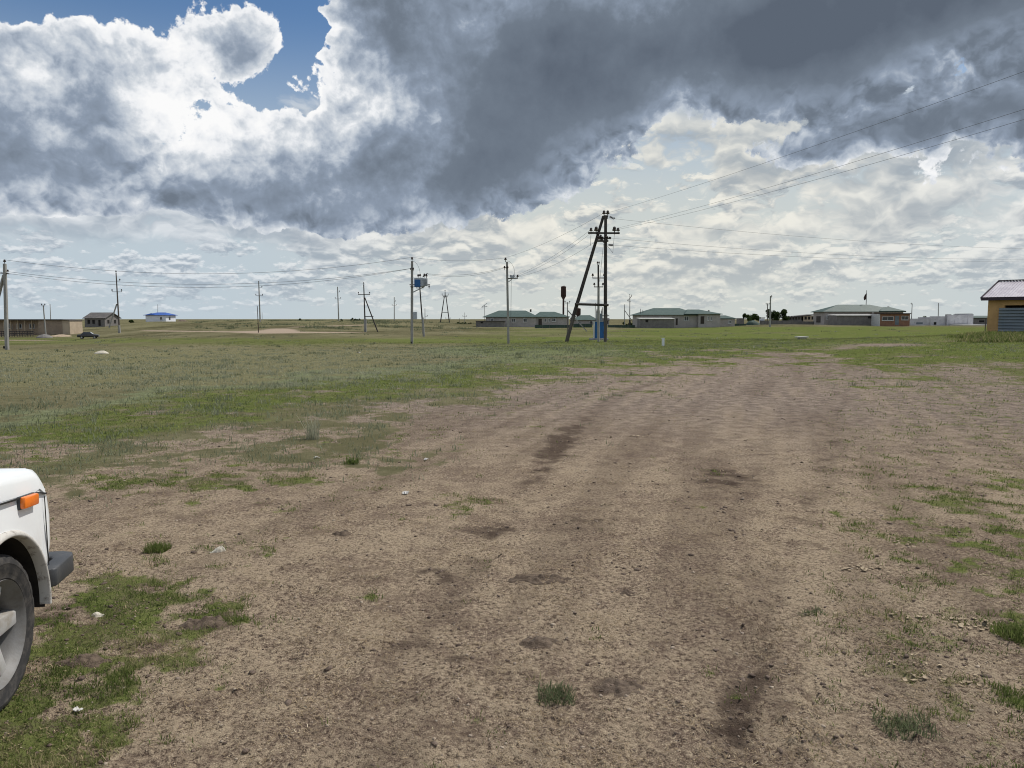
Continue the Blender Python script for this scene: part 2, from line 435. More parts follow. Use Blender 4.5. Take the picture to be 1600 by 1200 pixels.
def streaks(x, y):
    """Wheel worn lines that run along the track: above 0 darker, below 0 paler and packed."""
    out = np.zeros(x.shape)
    m = (y > 0.5) & (np.hypot(x, y) < 60)
    xs, ys = x[m], y[m]
    pts = RUT_MID
    d, s = poly_dist(xs, ys, pts)
    px_ = np.interp(ys, [p[1] for p in pts], [p[0] for p in pts])
    u = (xs - px_) / (1 + ys * 0.012)
    v = fbm(u / 0.42, s / 7.0, 201, 3, 0.6) * 0.8 + fbm(u / 1.3, s / 12.0, 205, 2) * 0.6
    for path, w, a in ((RUT_RIGHT, 0.13, 0.40), (RUT_LEFT, 0.15, 0.45)):
        d1, s1 = poly_dist(xs, ys, path)
        v = v + a * np.exp(-(d1 / w) ** 2) * sst(fbm(s1 / 0.9, s1 * 0, 207, 2), -0.5, 0.3) - 0.30 * np.exp(-((d1 - 0.30) / 0.14) ** 2)
    out[m] = v * (1 - sst(np.abs(u), 3.5, 7.0) * 0.7)
    return np.clip(out, -1, 1)

# ------------------------------------------------------------------ materials
def new_mat(name):
    m = bpy.data.materials.new(name); m.use_nodes = True
    m.node_tree.nodes.clear()
    g = Graph(m.node_tree)
    out = g.node('ShaderNodeOutputMaterial')
    b = g.node('ShaderNodeBsdfPrincipled')
    m.node_tree.links.new(b.outputs[0], out.inputs[0])
    return m, g, b, out
def pm(name, c1, c2=None, scale=3.0, rough=0.8, bump=0.0, metal=0.0, spec=0.3, coat=0.0, stretch=(1, 1, 1), fine=None, contrast=(0.35, 0.65)):
    """Two-tone procedural material in object space."""
    m, g, b, out = new_mat(name)
    tc = g.node('ShaderNodeTexCoord')
    v = g.vmath('MULTIPLY', Sock(g, tc.outputs['Object']), stretch)
    n = g.noise(v, scale, 6, 0.6)
    c2 = c2 or tuple(c * 0.8 for c in c1)
    col = g.mix(c1, c2, g.smooth(n, *contrast))
    if fine:
        col = g.mix(col, tuple(c * 0.6 for c in c1), g.smooth(g.noise(v, fine, 4, 0.6), 0.55, 0.75))
    g.put(b.inputs['Base Color'], col)
    b.inputs['Roughness'].default_value = rough
    b.inputs['Metallic'].default_value = metal
    b.inputs['Specular IOR Level'].default_value = spec
    if coat: b.inputs['Coat Weight'].default_value = coat; b.inputs['Coat Roughness'].default_value = 0.08
    if bump:
        bn = g.node('ShaderNodeBump'); bn.inputs['Strength'].default_value = bump; bn.inputs['Distance'].default_value = 0.02
        g.put(bn.inputs['Height'], g.noise(v, scale * 6, 5, 0.6)); m.node_tree.links.new(bn.outputs[0], b.inputs['Normal'])
    return m

def ground_material():
    m, g, b, out = new_mat('steppe ground')
    tc = g.node('ShaderNodeTexCoord')
    p = Sock(g, tc.outputs['Object'])
    green, sage, dry, bare, mud = (g.attr(k) for k in ('green', 'sage', 'dry', 'bare', 'mud'))
    a = g.noise(p, 0.7, 6, 0.6); bn_ = g.noise(p, 5.0, 8, 0.65); c = g.noise(p, 38.0, 6, 0.7); e = g.noise(g.vmath('MULTIPLY', p, (1, 1, 0.4)), 140.0, 3, 0.6)
    soil = g.mix((0.200, 0.150, 0.112), (0.338, 0.268, 0.188), g.smooth(a * 0.8 + bn_ * 0.9 + (c - 0.5) * 0.7, 0.68, 0.98))
    soil = g.mix(soil, (0.44, 0.35, 0.24), g.smooth(c + (e - 0.5) * 0.8, 0.56, 0.74) * 0.55)
    soil = g.mix(soil, (0.062, 0.044, 0.034), g.smooth(c * 0.62 + e * 0.48, 0.545, 0.455) * 0.85)
    soil = g.mix(soil, (0.50, 0.41, 0.29), g.smooth(c * 0.5 + e * 0.6, 0.585, 0.65) * 0.6)
    soil = g.mix(soil, (0.120, 0.086, 0.066), g.smooth(g.noise(p, 2.3, 9, 0.72), 0.545, 0.64) * 0.62)
    # stony grey ground farther along the track
    far = g.smooth(g.vmath('LENGTH', p), 6.0, 16.0)
    soil = g.mix(soil, g.mix((0.128, 0.104, 0.088), (0.285, 0.232, 0.190), g.smooth(bn_ * 0.7 + c * 0.7 - 0.2, 0.42, 0.60)), far * 0.85)
    streak = g.attr('streak')
    soil = g.mix(soil, (0.105, 0.078, 0.060), g.smooth(streak + (bn_ - 0.5) * 0.9 + (c - 0.5) * 0.6, 0.12, 0.60) * 0.30)
    soil = g.mix(soil, (0.400, 0.318, 0.220), g.smooth(streak * -1.0 + (bn_ - 0.5) * 0.9, 0.10, 0.60) * 0.16)
    soil = g.mix(soil, (0.32, 0.255, 0.195), g.smooth(g.vmath('LENGTH', p), 60.0, 95.0))
    soil = g.mix(soil, (0.075, 0.055, 0.043), mud * g.smooth(bn_ * 0.6 + c * 0.6, 0.36, 0.70))
    turf = g.mix((0.064, 0.082, 0.024), (0.148, 0.178, 0.050), g.smooth(bn_ * 0.6 + c * 0.6, 0.48, 0.72))
    turf = g.mix(turf, (0.155, 0.140, 0.070), g.smooth(a + (c - 0.5) * 0.6, 0.52, 0.72) * 0.6)
    sag = g.mix((0.105, 0.120, 0.060), (0.212, 0.228, 0.132), g.smooth(bn_ * 0.5 + c * 0.7, 0.48, 0.74))
    steppe = g.mix((0.110, 0.106, 0.054), (0.215, 0.200, 0.112), g.smooth(bn_ * 0.6 + c * 0.6, 0.46, 0.74))
    big = g.noise(p, 0.055, 6, 0.6)
    fb = g.smooth(g.vmath('LENGTH', p), 45.0, 130.0)
    base = g.mix(g.mix((0.118, 0.110, 0.060), (0.075, 0.070, 0.037), fb), (0.175, 0.160, 0.095), g.smooth(a * 0.5 + big * 0.7 + (bn_ - 0.5) * 0.6 + (c - 0.5) * 0.5, 0.46, 0.74))
    brk = (bn_ - 0.5) * 1.3 + (c - 0.5) * 1.1
    col = g.mix(base, steppe, g.smooth(dry + brk * 0.7, 0.25, 0.75))
    col = g.mix(col, sag, g.smooth(sage + brk * 0.7, 0.25, 0.75))
    col = g.mix(col, soil, g.smooth(bare + brk * 0.75, 0.30, 0.70))
    col = g.mix(col, turf, g.smooth(green * (1.0 - bare * 0.35) + brk * 0.85, 0.28, 0.74) * 0.93)
    g.put(b.inputs['Base Color'], col)
    b.inputs['Roughness'].default_value = 0.95
    b.inputs['Specular IOR Level'].default_value = 0.0
    bn = g.node('ShaderNodeBump'); bn.inputs['Strength'].default_value = 1.0; bn.inputs['Distance'].default_value = 0.032
    g.put(bn.inputs['Height'], bn_ * 0.5 + c * 0.75 + e * 0.30)
    m.node_tree.links.new(bn.outputs[0], b.inputs['Normal'])
    return m

def blade_material(name, stops, trans=0.45):
    """Leaves: colour by the blade's own tint, some light passing through."""
    m = bpy.data.materials.new(name); m.use_nodes = True; m.node_tree.nodes.clear()
    g = Graph(m.node_tree)
    out = g.node('ShaderNodeOutputMaterial')
    col = g.ramp(g.attr('tint'), stops)
    d = g.node('ShaderNodeBsdfDiffuse'); t = g.node('ShaderNodeBsdfTranslucent'); mx = g.node('ShaderNodeMixShader')
    g.put(d.inputs[0], col); g.put(t.inputs[0], col); mx.inputs[0].default_value = trans
    m.node_tree.links.new(d.outputs[0], mx.inputs[1]); m.node_tree.links.new(t.outputs[0], mx.inputs[2]); m.node_tree.links.new(mx.outputs[0], out.inputs[0])
    return m

M = {}
M['ground'] = ground_material()
M['grass'] = blade_material('green grass', [(0.0, (0.070, 0.100, 0.028)), (0.55, (0.140, 0.178, 0.052)), (0.8, (0.20, 0.205, 0.085)), (1.0, (0.32, 0.28, 0.15))])
M['sage'] = blade_material('silvery sage', [(0.0, (0.120, 0.135, 0.075)), (0.5, (0.215, 0.235, 0.150)), (1.0, (0.33, 0.33, 0.24))])
M['straw'] = blade_material('dry straw', [(0.0, (0.13, 0.095, 0.062)), (0.45, (0.30, 0.23, 0.145)), (0.85, (0.43, 0.345, 0.225)), (1.0, (0.55, 0.48, 0.35))], 0.1)
M['leaf'] = blade_material('tree leaves', [(0.0, (0.020, 0.036, 0.012)), (0.6, (0.045, 0.070, 0.022)), (1.0, (0.085, 0.110, 0.040))])
M['clod'] = pm('dry soil clods', (0.20, 0.15, 0.115), (0.10, 0.072, 0.055), 30, 0.95, 0.6)
M['dung'] = pm('trampled dung', (0.085, 0.062, 0.045), (0.15, 0.112, 0.080), 25, 0.95, 0.6)
M['pebble'] = pm('pebbles', (0.40, 0.33, 0.25), (0.22, 0.175, 0.135), 18, 0.9, 0.3)
M['chalk'] = pm('pale limestone', (0.60, 0.56, 0.46), (0.40, 0.36, 0.29), 20, 0.9, 0.4)
M['concrete'] = pm('weathered concrete', (0.33, 0.325, 0.30), (0.24, 0.235, 0.22), 1.3, 0.9, 0.2, fine=9, stretch=(1, 1, 0.4))
M['wood_old'] = pm('weathered grey wood', (0.085, 0.074, 0.066), (0.130, 0.115, 0.100), 2.0, 0.9, 0.3, stretch=(6, 6, 0.5))
M['tar'] = pm('tarred wood', (0.035, 0.031, 0.029), (0.07, 0.062, 0.056), 2.0, 0.85, 0.3, stretch=(6, 6, 0.5))
M['steel_dark'] = pm('dark steel', (0.055, 0.052, 0.052), (0.095, 0.075, 0.062), 6, 0.6, 0.1, metal=0.3)
M['galv'] = pm('galvanised steel', (0.42, 0.43, 0.44), (0.33, 0.34, 0.35), 5, 0.5, metal=0.5)
M['insul'] = pm('brown porcelain', (0.030, 0.022, 0.020), (0.05, 0.035, 0.03), 5, 0.35, spec=0.5)
M['wire'] = pm('aluminium wire', (0.10, 0.105, 0.11), (0.14, 0.14, 0.145), 2, 0.6, metal=0.3)
M['blue'] = pm('blue enamel', (0.020, 0.115, 0.32), (0.025, 0.10, 0.25), 2, 0.5, 0.05, fine=9)
M['greyblue'] = pm('pale grey enamel', (0.42, 0.46, 0.50), (0.34, 0.37, 0.40), 3, 0.5, fine=8)
M['roof_green'] = pm('green painted sheet roof', (0.040, 0.072, 0.060), (0.056, 0.088, 0.075), 0.6, 0.55, fine=2.0)
M['roof_blue'] = pm('blue sheet roof', (0.015, 0.085, 0.36), (0.02, 0.07, 0.27), 0.5, 0.5)
M['roof_grey'] = pm('grey slate sheets', (0.085, 0.080, 0.078), (0.125, 0.115, 0.108), 0.8, 0.9, fine=3)
M['render'] = pm('greyish plaster', (0.40, 0.365, 0.340), (0.33, 0.305, 0.285), 0.7, 0.9, 0.1, fine=3.5)
M['block'] = pm('cinder block', (0.155, 0.145, 0.138), (0.205, 0.190, 0.178), 1.2, 0.95, 0.3, fine=4)
M['blockpale'] = pm('raw pale block', (0.60, 0.59, 0.60), (0.48, 0.47, 0.48), 0.6, 0.9, 0.1, fine=2.2)
M['adobe'] = pm('brown mud plaster', (0.36, 0.28, 0.205), (0.285, 0.22, 0.165), 0.6, 0.95, 0.2, fine=2.5)
M['adobepale'] = pm('sandy mud plaster', (0.47, 0.385, 0.28), (0.39, 0.315, 0.23), 0.6, 0.95, 0.2)
M['brickred'] = pm('orange brown brick', (0.275, 0.150, 0.095), (0.215, 0.115, 0.075), 1.2, 0.9, 0.1, fine=5)
M['white'] = pm('white plaster', (0.74, 0.76, 0.80), (0.66, 0.68, 0.72), 0.6, 0.85)
M['trim'] = pm('white frames', (0.62, 0.62, 0.60), (0.52, 0.52, 0.50), 3, 0.6)
M['glass'] = pm('dark window glass', (0.020, 0.024, 0.028), (0.03, 0.034, 0.04), 1, 0.12, spec=0.6)
M['door'] = pm('dark brown door', (0.035, 0.026, 0.022), (0.05, 0.038, 0.03), 2, 0.6)
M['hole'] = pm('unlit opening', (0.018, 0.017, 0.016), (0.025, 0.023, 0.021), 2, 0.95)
M['rust'] = pm('rusty brown steel', (0.060, 0.034, 0.026), (0.036, 0.022, 0.019), 0.7, 0.8, 0.1, fine=2)
M['fence_green'] = pm('dark green fence paint', (0.030, 0.058, 0.045), (0.048, 0.075, 0.060), 1.0, 0.7)
M['fence_wood'] = pm('grey fence boards', (0.13, 0.125, 0.115), (0.18, 0.17, 0.155), 1.0, 0.9)
M['ochre'] = pm('ochre render', (0.52, 0.325, 0.145), (0.41, 0.255, 0.112), 0.9, 0.9, 0.15, fine=5)
M['lilac'] = pm('lilac grey coated sheet', (0.56, 0.52, 0.54), (0.44, 0.40, 0.425), 1.2, 0.32, metal=0.1, spec=0.6)
M['plum'] = pm('dark plum fascia', (0.030, 0.018, 0.030), (0.045, 0.03, 0.045), 2, 0.5)
M['slat'] = pm('blue grey sheet slats', (0.135, 0.165, 0.185), (0.175, 0.205, 0.220), 1.5, 0.55, stretch=(0.4, 0.4, 4), metal=0.2)
M['bark'] = pm('bark', (0.07, 0.055, 0.042), (0.11, 0.09, 0.07), 8, 0.95, 0.5)
M['carwhite'] = None
M['sandpile'] = pm('sand', (0.42, 0.33, 0.23), (0.34, 0.26, 0.18), 1.5, 0.95, 0.3)
M['slab'] = pm('pale slab', (0.60, 0.59, 0.56), (0.50, 0.49, 0.46), 0.8, 0.9)
M['paper'] = pm('white plastic scrap', (0.56, 0.54, 0.50), (0.42, 0.40, 0.36), 20, 0.6)

def material_car_white():
    """White paint with road dust low down on the panels."""
    m, g, b, out = new_mat('dusty white car paint')
    tc = g.node('ShaderNodeTexCoord'); p = Sock(g, tc.outputs['Object'])
    x, y, z = g.xyz(p)
    n = g.noise(p, 6.0, 6, 0.65)
    low = g.smooth(z, 0.85, 0.35)
    dust = g.clamp(low * g.smooth(n, 0.40, 0.68) * 0.75 + g.smooth(g.noise(p, 45, 4, 0.6), 0.60, 0.75) * low * 0.35)
    g.put(b.inputs['Base Color'], g.mix((0.80, 0.82, 0.82), (0.40, 0.34, 0.27), dust))
    g.put(b.inputs['Roughness'], g.smooth(dust, 0.0, 0.6, 0.32, 0.8))
    b.inputs['Coat Weight'].default_value = 0.4; b.inputs['Coat Roughness'].default_value = 0.1
    return m
M['carwhite'] = material_car_white()
def material_dirty(name, c, dirt, rough, scale=14, amount=(0.42, 0.72)):
    m, g, b, out = new_mat(name)
    tc = g.node('ShaderNodeTexCoord'); p = Sock(g, tc.outputs['Object'])
    n = g.noise(p, scale, 7, 0.7)
    g.put(b.inputs['Base Color'], g.mix(c, dirt, g.smooth(n, *amount)))
    b.inputs['Roughness'].default_value = rough
    bn = g.node('ShaderNodeBump'); bn.inputs['Strength'].default_value = 0.25; bn.inputs['Distance'].default_value = 0.004
    g.put(bn.inputs['Height'], g.noise(p, scale * 8, 4, 0.6)); m.node_tree.links.new(bn.outputs[0], b.inputs['Normal'])
    return m
M['rubber'] = material_dirty('dusty tyre rubber', (0.022, 0.021, 0.021), (0.085, 0.076, 0.066), 0.85)
M['flare'] = material_dirty('dirt caked wheel arch', (0.52, 0.50, 0.46), (0.135, 0.105, 0.08), 0.95, 26, (0.50, 0.74))
M['well'] = pm('wheel well', (0.020, 0.018, 0.016), (0.035, 0.03, 0.025), 10, 0.95)
M['plastic'] = material_dirty('black bumper plastic', (0.040, 0.043, 0.047), (0.085, 0.085, 0.085), 0.55, 9, (0.45, 0.8))
M['rimgrey'] = material_dirty('dull grey rim', (0.17, 0.167, 0.16), (0.12, 0.108, 0.092), 0.55, 9)
M['alloy'] = material_dirty('dusty alloy', (0.42, 0.415, 0.40), (0.28, 0.25, 0.21), 0.42, 9)
M['orange'] = pm('orange lens', (0.85, 0.20, 0.012), (0.75, 0.15, 0.01), 12, 0.2, spec=0.6)
M['lens'] = pm('headlight glass', (0.55, 0.58, 0.60), (0.45, 0.48, 0.5), 8, 0.1, spec=0.6)
M['redlens'] = pm('red lens', (0.45, 0.02, 0.015), (0.38, 0.02, 0.015), 8, 0.2)
M['carblack'] = pm('black car paint', (0.012, 0.012, 0.014), (0.02, 0.02, 0.022), 3, 0.3, coat=0.3, spec=0.5)
M['chrome'] = pm('bright metal', (0.55, 0.55, 0.55), (0.48, 0.48, 0.48), 3, 0.25, metal=0.9)

# ------------------------------------------------------------------ mesh helpers
class MB:
    """Collects simple solids and links them as one mesh object."""
    def __init__(self): self.v, self.f = [], []
    def add(self, verts, faces):
        n = len(self.v); self.v += [tuple(v) for v in verts]; self.f += [tuple(i + n for i in f) for f in faces]
        return self
    def box(self, c, s, rz=0.0, rot=None):
        m = rot if rot is not None else Matrix.Rotation(rz, 3, 'Z')
        c = Vector(c)
        vs = [c + m @ Vector((x * s[0] / 2, y * s[1] / 2, z * s[2] / 2)) for x in (-1, 1) for y in (-1, 1) for z in (-1, 1)]
        return self.add(vs, [(0, 1, 3, 2), (4, 6, 7, 5), (0, 4, 5, 1), (2, 3, 7, 6), (0, 2, 6, 4), (1, 5, 7, 3)])
    def bar(self, a, b, w, h=None):
        """A square bar from a to b."""
        a, b = Vector(a), Vector(b); h = h or w
        z = (b - a); L = z.length
        q = z.to_track_quat('Z', 'Y').to_matrix()
        return self.box((a + b) / 2, (w, h, L), rot=q)
    def tube(self, a, b, r0, r1=None, n=10, caps=True):
        a, b = Vector(a), Vector(b); r1 = r0 if r1 is None else r1
        q = (b - a).to_track_quat('Z', 'Y').to_matrix()
        vs = []
        for p, r in ((a, r0), (b, r1)):
            vs += [p + q @ Vector((r * math.cos(2 * math.pi * k / n), r * math.sin(2 * math.pi * k / n), 0)) for k in range(n)]
        fs = [(k, (k + 1) % n, n + (k + 1) % n, n + k) for k in range(n)]
        if caps: fs += [tuple(range(n - 1, -1, -1)), tuple(range(n, 2 * n))]
        return self.add(vs, fs)
    def lathe(self, prof, n=20, origin=(0, 0, 0), rot=None):
        """Profile of (radius, height) turned about the local Z axis."""
        m = rot if rot is not None else Matrix.Identity(3); o = Vector(origin)
        vs = [o + m @ Vector((r * math.cos(2 * math.pi * k / n), r * math.sin(2 * math.pi * k / n), z)) for r, z in prof for k in range(n)]
        fs = [(j * n + k, j * n + (k + 1) % n, (j + 1) * n + (k + 1) % n, (j + 1) * n + k) for j in range(len(prof) - 1) for k in range(n)]
        return self.add(vs, fs)
    def prism(self, poly, a, b):
        """Polygon of 3-D points moved by vectors a and b to make two faces, closed between them."""
        a, b = Vector(a), Vector(b); n = len(poly)
        vs = [Vector(p) + a for p in poly] + [Vector(p) + b for p in poly]
        return self.add(vs, [tuple(range(n - 1, -1, -1)), tuple(range(n, 2 * n))] + [(k, (k + 1) % n, n + (k + 1) % n, n + k) for k in range(n)])
    def build(self, name, mat, parent=None, smooth=False, bevel=0.0, fix=True):
        me = bpy.data.meshes.new(name); me.from_pydata(self.v, [], self.f)
        if fix:
            bm = bmesh.new(); bm.from_mesh(me)
            bmesh.ops.recalc_face_normals(bm, faces=bm.faces)
            if bevel:
                es = [e for e in bm.edges if len(e.link_faces) == 2 and e.calc_face_angle(0) > 0.5]
                bmesh.ops.bevel(bm, geom=es, offset=bevel, segments=2, affect='EDGES', profile=0.5)
            bm.to_mesh(me); bm.free()
        me.materials.append(M[mat] if isinstance(mat, str) else mat)
        if smooth:
            me.polygons.foreach_set('use_smooth', [True] * len(me.polygons))
            if smooth != 'all': me.set_sharp_from_angle(angle=R(38))
        o = bpy.data.objects.new(name, me); COL.objects.link(o)
        if parent: o.parent = parent
        return o
def tag(o, label=None, cat=None, group=None, kind=None):
    for k, v in (('label', label), ('category', cat), ('group', group), ('kind', kind)):
        if v: o[k] = v
    return o
def thing(name, label, cat, loc=(0, 0, 0), rz=0.0, group=None):
    o = bpy.data.objects.new(name, None); COL.objects.link(o)
    o.empty_display_size = 0.2
    o.location = loc; o.rotation_euler = (0, 0, rz)
    return tag(o, label, cat, group)
def np_mesh(name, verts, faces, mat, attrs=None, parent=None, smooth=False):
    """Mesh from numpy arrays; faces is (n, 3) or (n, 4)."""
    me = bpy.data.meshes.new(name)
    k = faces.shape[1]
    me.vertices.add(len(verts)); me.vertices.foreach_set('co', np.ascontiguousarray(verts, np.float32).ravel())
    me.loops.add(faces.size); me.loops.foreach_set('vertex_index', np.ascontiguousarray(faces, np.int32).ravel())
    me.polygons.add(len(faces)); me.polygons.foreach_set('loop_start', np.arange(0, faces.size, k, dtype=np.int32))
    if smooth: me.polygons.foreach_set('use_smooth', np.ones(len(faces), bool))
    me.update(calc_edges=True)
    for nme, arr in (attrs or {}).items():
        at_ = me.attributes.new(nme, 'FLOAT', 'POINT'); at_.data.foreach_set('value', np.ascontiguousarray(arr, np.float32))
    me.materials.append(M[mat])
    o = bpy.data.objects.new(name, me); COL.objects.link(o)
    if parent: o.parent = parent
    return o

# ------------------------------------------------------------------ the ground
def build_ground():
    rr = np.concatenate([[0.0, 0.5, 1.0, 1.5, 2.0], np.exp(np.arange(math.log(2.3), math.log(60), 0.0056)),
                         np.exp(np.arange(math.log(60.3), math.log(420), 0.012)), np.exp(np.linspace(math.log(425), math.log(9000), 40))])
    aa = np.concatenate([np.arange(-0.76, 0.76, 0.0046), np.linspace(0.78, 2 * math.pi - 0.78, 66)])
    A, Rr = np.meshgrid(aa, rr)
    x = (Rr * np.sin(A)).ravel(); y = (Rr * np.cos(A)).ravel()
    z = ground_z(x, y)
    nr, na = len(rr), len(aa)
    i = np.arange(nr - 1)[:, None] * na; j = np.arange(na)[None]; j2 = (j + 1) % na
    f = np.stack([i + j, i + na + j, i + na + j2, i + j2], -1).reshape(-1, 4)[:, ::-1]
    c = list(cover(x, y)) + [streaks(x, y)]
    o = np_mesh('ground', np.stack([x, y, z], -1), f, 'ground', dict(zip(('green', 'sage', 'dry', 'bare', 'mud', 'streak'), c)), smooth=True)
    tag(o, kind='structure')
build_ground()

# ------------------------------------------------------------------ grass, litter and clods
def blades(base, h, w, lean, az, tint, seg=1, curl=0.5):
    """Arrays of tapered, bent blades; returns vertices, faces, tints."""
    n = len(base)
    dx, dy = np.cos(az), np.sin(az)
    sx, sy = -dy * w * 0.5, dx * w * 0.5
    vs, levels = [], seg + 1
    for k in range(levels):
        t = k / seg
        off = lean * (t ** (1 + curl))
        cx, cy = base[:, 0] + dx * off * h, base[:, 1] + dy * off * h
        cz = base[:, 2] + h * (t - 0.25 * lean * t * t)
        if k < seg:
            ww = 1 - 0.45 * t
            vs += [np.stack([cx - sx * ww, cy - sy * ww, cz], -1), np.stack([cx + sx * ww, cy + sy * ww, cz], -1)]
        else:
            vs += [np.stack([cx, cy, cz], -1)]
    per = 2 * seg + 1
    V = np.stack(vs, 1).reshape(-1, 3)
    o = np.arange(n)[:, None] * per
    tri = []
    for k in range(seg - 1):
        a = 2 * k
        tri += [(a, a + 1, a + 3), (a, a + 3, a + 2)]
    a = 2 * (seg - 1)
    tri += [(a, a + 1, a + 2)]
    T = (o[:, None, :] + np.array(tri)[None]).reshape(-1, 3)
    return V, T, np.repeat(tint, per)
def scatter(n, r0, r1, amax=0.66):
    a = rng.uniform(-amax, amax, n); r = np.exp(rng.uniform(math.log(r0), math.log(r1), n))
    return r * np.sin(a), r * np.cos(a)
def tufts(x, y, per, spread, h, w, lean, tint, seg=1, sink=0.006):
    n = len(x); m = n * per
    X = np.repeat(x, per) + rng.normal(0, 1, m) * np.repeat(spread, per); Y = np.repeat(y, per) + rng.normal(0, 1, m) * np.repeat(spread, per)
    Z = ground_z(X, Y) - sink
    H = np.repeat(h, per) * rng.uniform(0.5, 1.15, m)
    return blades(np.stack([X, Y, Z], -1), H, np.repeat(w, per) * rng.uniform(0.7, 1.3, m), rng.uniform(0.1, lean, m), rng.uniform(0, 6.283, m),
                  np.clip(np.repeat(tint, per) + rng.normal(0, 0.16, m), 0, 1), seg)
def join(parts):
    V, T, A, n = [], [], [], 0
    for v, t, a in parts:
        V.append(v); T.append(t + n); A.append(a); n += len(v)
    return np.concatenate(V), np.concatenate(T), np.concatenate(A)

def build_grass():
    out = []
    # close to the camera: fine blades in the green patches
    x, y = scatter(150000, 2.2, 9.0)
    g, sg, dr, ba, mu = cover(x, y)
    k = rng.random(len(x)) < np.clip(g * 1.2 - 0.10, 0, 1) * 0.42
    x, y = x[k], y[k]; r = np.hypot(x, y)
    out.append(tufts(x, y, 5, 0.012 + 0.002 * r, rng.uniform(0.012, 0.045, len(x)) * (0.7 + 0.6 * sst(fbm(x / 0.35, y / 0.35, 93, 2), -0.3, 0.5)), 0.0024 + 0.0005 * r, 1.1, np.clip(0.5 + 0.55 * fbm(x / 0.5, y / 0.5, 94, 2) + rng.normal(0, 0.18, len(x)), 0.1, 1), 2))
    # the meadow beyond
    x, y = scatter(190000, 8.0, 85.0)
    g, sg, dr, ba, mu = cover(x, y)
    k = rng.random(len(x)) < np.clip(g * 1.0 - 0.1, 0, 1) * 0.60
    x, y = x[k], y[k]; r = np.hypot(x, y)
    out.append(tufts(x, y, 4, 0.03 + 0.003 * r, rng.uniform(0.018, 0.048, len(x)) * (0.8 + r / 60), 0.004 + 0.0009 * r, 1.1, rng.uniform(0.25, 0.95, len(x)), 1))
    V, T, A = join(out)
    tag(np_mesh('grass', V, T, 'grass', {'tint': A}), 'short green grass in patches and bands across the steppe', 'grass', kind='stuff')
    out = []
    x, y = scatter(110000, 7.0, 80.0)
    g, sg, dr, ba, mu = cover(x, y)
    clump = sst(fbm(x / 1.3, y / 1.3, 91, 3), -0.15, 0.5)
    k = rng.random(len(x)) < np.clip(sg * 1.1 + dr * 0.75 + (1 - ba) * np.where(np.hypot(x, y) < 24, 0.34, 0.10), 0, 1) * (0.15 + 0.85 * clump) * 0.75
    x, y = x[k], y[k]; r = np.hypot(x, y)
    tint = np.where(rng.random(len(x)) < np.clip(dr[k], 0, 1), 0.85, 0.4) + rng.normal(0, 0.1, len(x))
    out.append(tufts(x, y, 5, 0.04 + 0.003 * r, rng.uniform(0.03, 0.12, len(x)), 0.0035 + 0.0009 * r, 1.0, tint, 1))
    # bigger single clumps, out to the foot of the hill
    x, y = scatter(5500, 14.0, 150.0)
    g, sg, dr, ba, mu = cover(x, y)
    k = rng.random(len(x)) < (1 - ba) * (0.10 + 0.5 * sst(fbm(x / 5.0, y / 5.0, 97, 3), -0.1, 0.6)) * np.clip(0.5 + dr + sg, 0, 1)
    x, y = x[k], y[k]; r = np.hypot(x, y)
    out.append(tufts(x, y, 14, 0.05 + 0.0022 * r, rng.uniform(0.06, 0.17, len(x)) * (0.9 + r / 150), 0.006 + 0.0009 * r, 0.9, rng.uniform(0.0, 0.8, len(x)), 1))
    # dark scrub in lines on the hill
    n = 2600
    px = rng.uniform(300, 780, n); dd = rng.uniform(140, 226, n)
    x = np.array([at(a, 500, b).x for a, b in zip(px, dd)]); y = dd
    k = rng.random(n) < sst(fbm(x / 14.0, y / 9.0, 99, 3), 0.05, 0.5)
    x, y = x[k], y[k]
    out.append(tufts(x, y, 12, np.full(len(x), 0.45), rng.uniform(0.15, 0.5, len(x)), np.full(len(x), 0.16), 0.9, rng.uniform(-0.1, 0.35, len(x)), 1))
    V, T, A = join(out)
    tag(np_mesh('sagebrush', V, T, 'sage', {'tint': A}), 'low silvery sagebrush and dry grass covering the field', 'sagebrush', kind='stuff')
    # tall weeds on the bank in front of the shed
    n = 2600
    t = rng.random(n)
    px = rng.uniform(1480, 1680, n); dd = rng.uniform(36, 48.5, n)
    P = np.array([at(a, 520, b) for a, b in zip(px, dd)])
    den = sst(px, 1470, 1560) * sst(fbm(P[:, 0] / 1.5, P[:, 1] / 1.5, 95, 2), -0.5, 0.2)
    k = rng.random(n) < den
    x, y = P[k, 0], P[k, 1]
    V, T, A = tufts(x, y, 7, np.full(len(x), 0.14), rng.uniform(0.08, 0.34, len(x)), np.full(len(x), 0.055), 0.7, rng.uniform(0.35, 0.95, len(x)), 2)
    tag(np_mesh('weeds', V, T, 'grass', {'tint': A}), 'overgrown weeds on the bank before the ochre shed', 'weeds', kind='stuff')
build_grass()

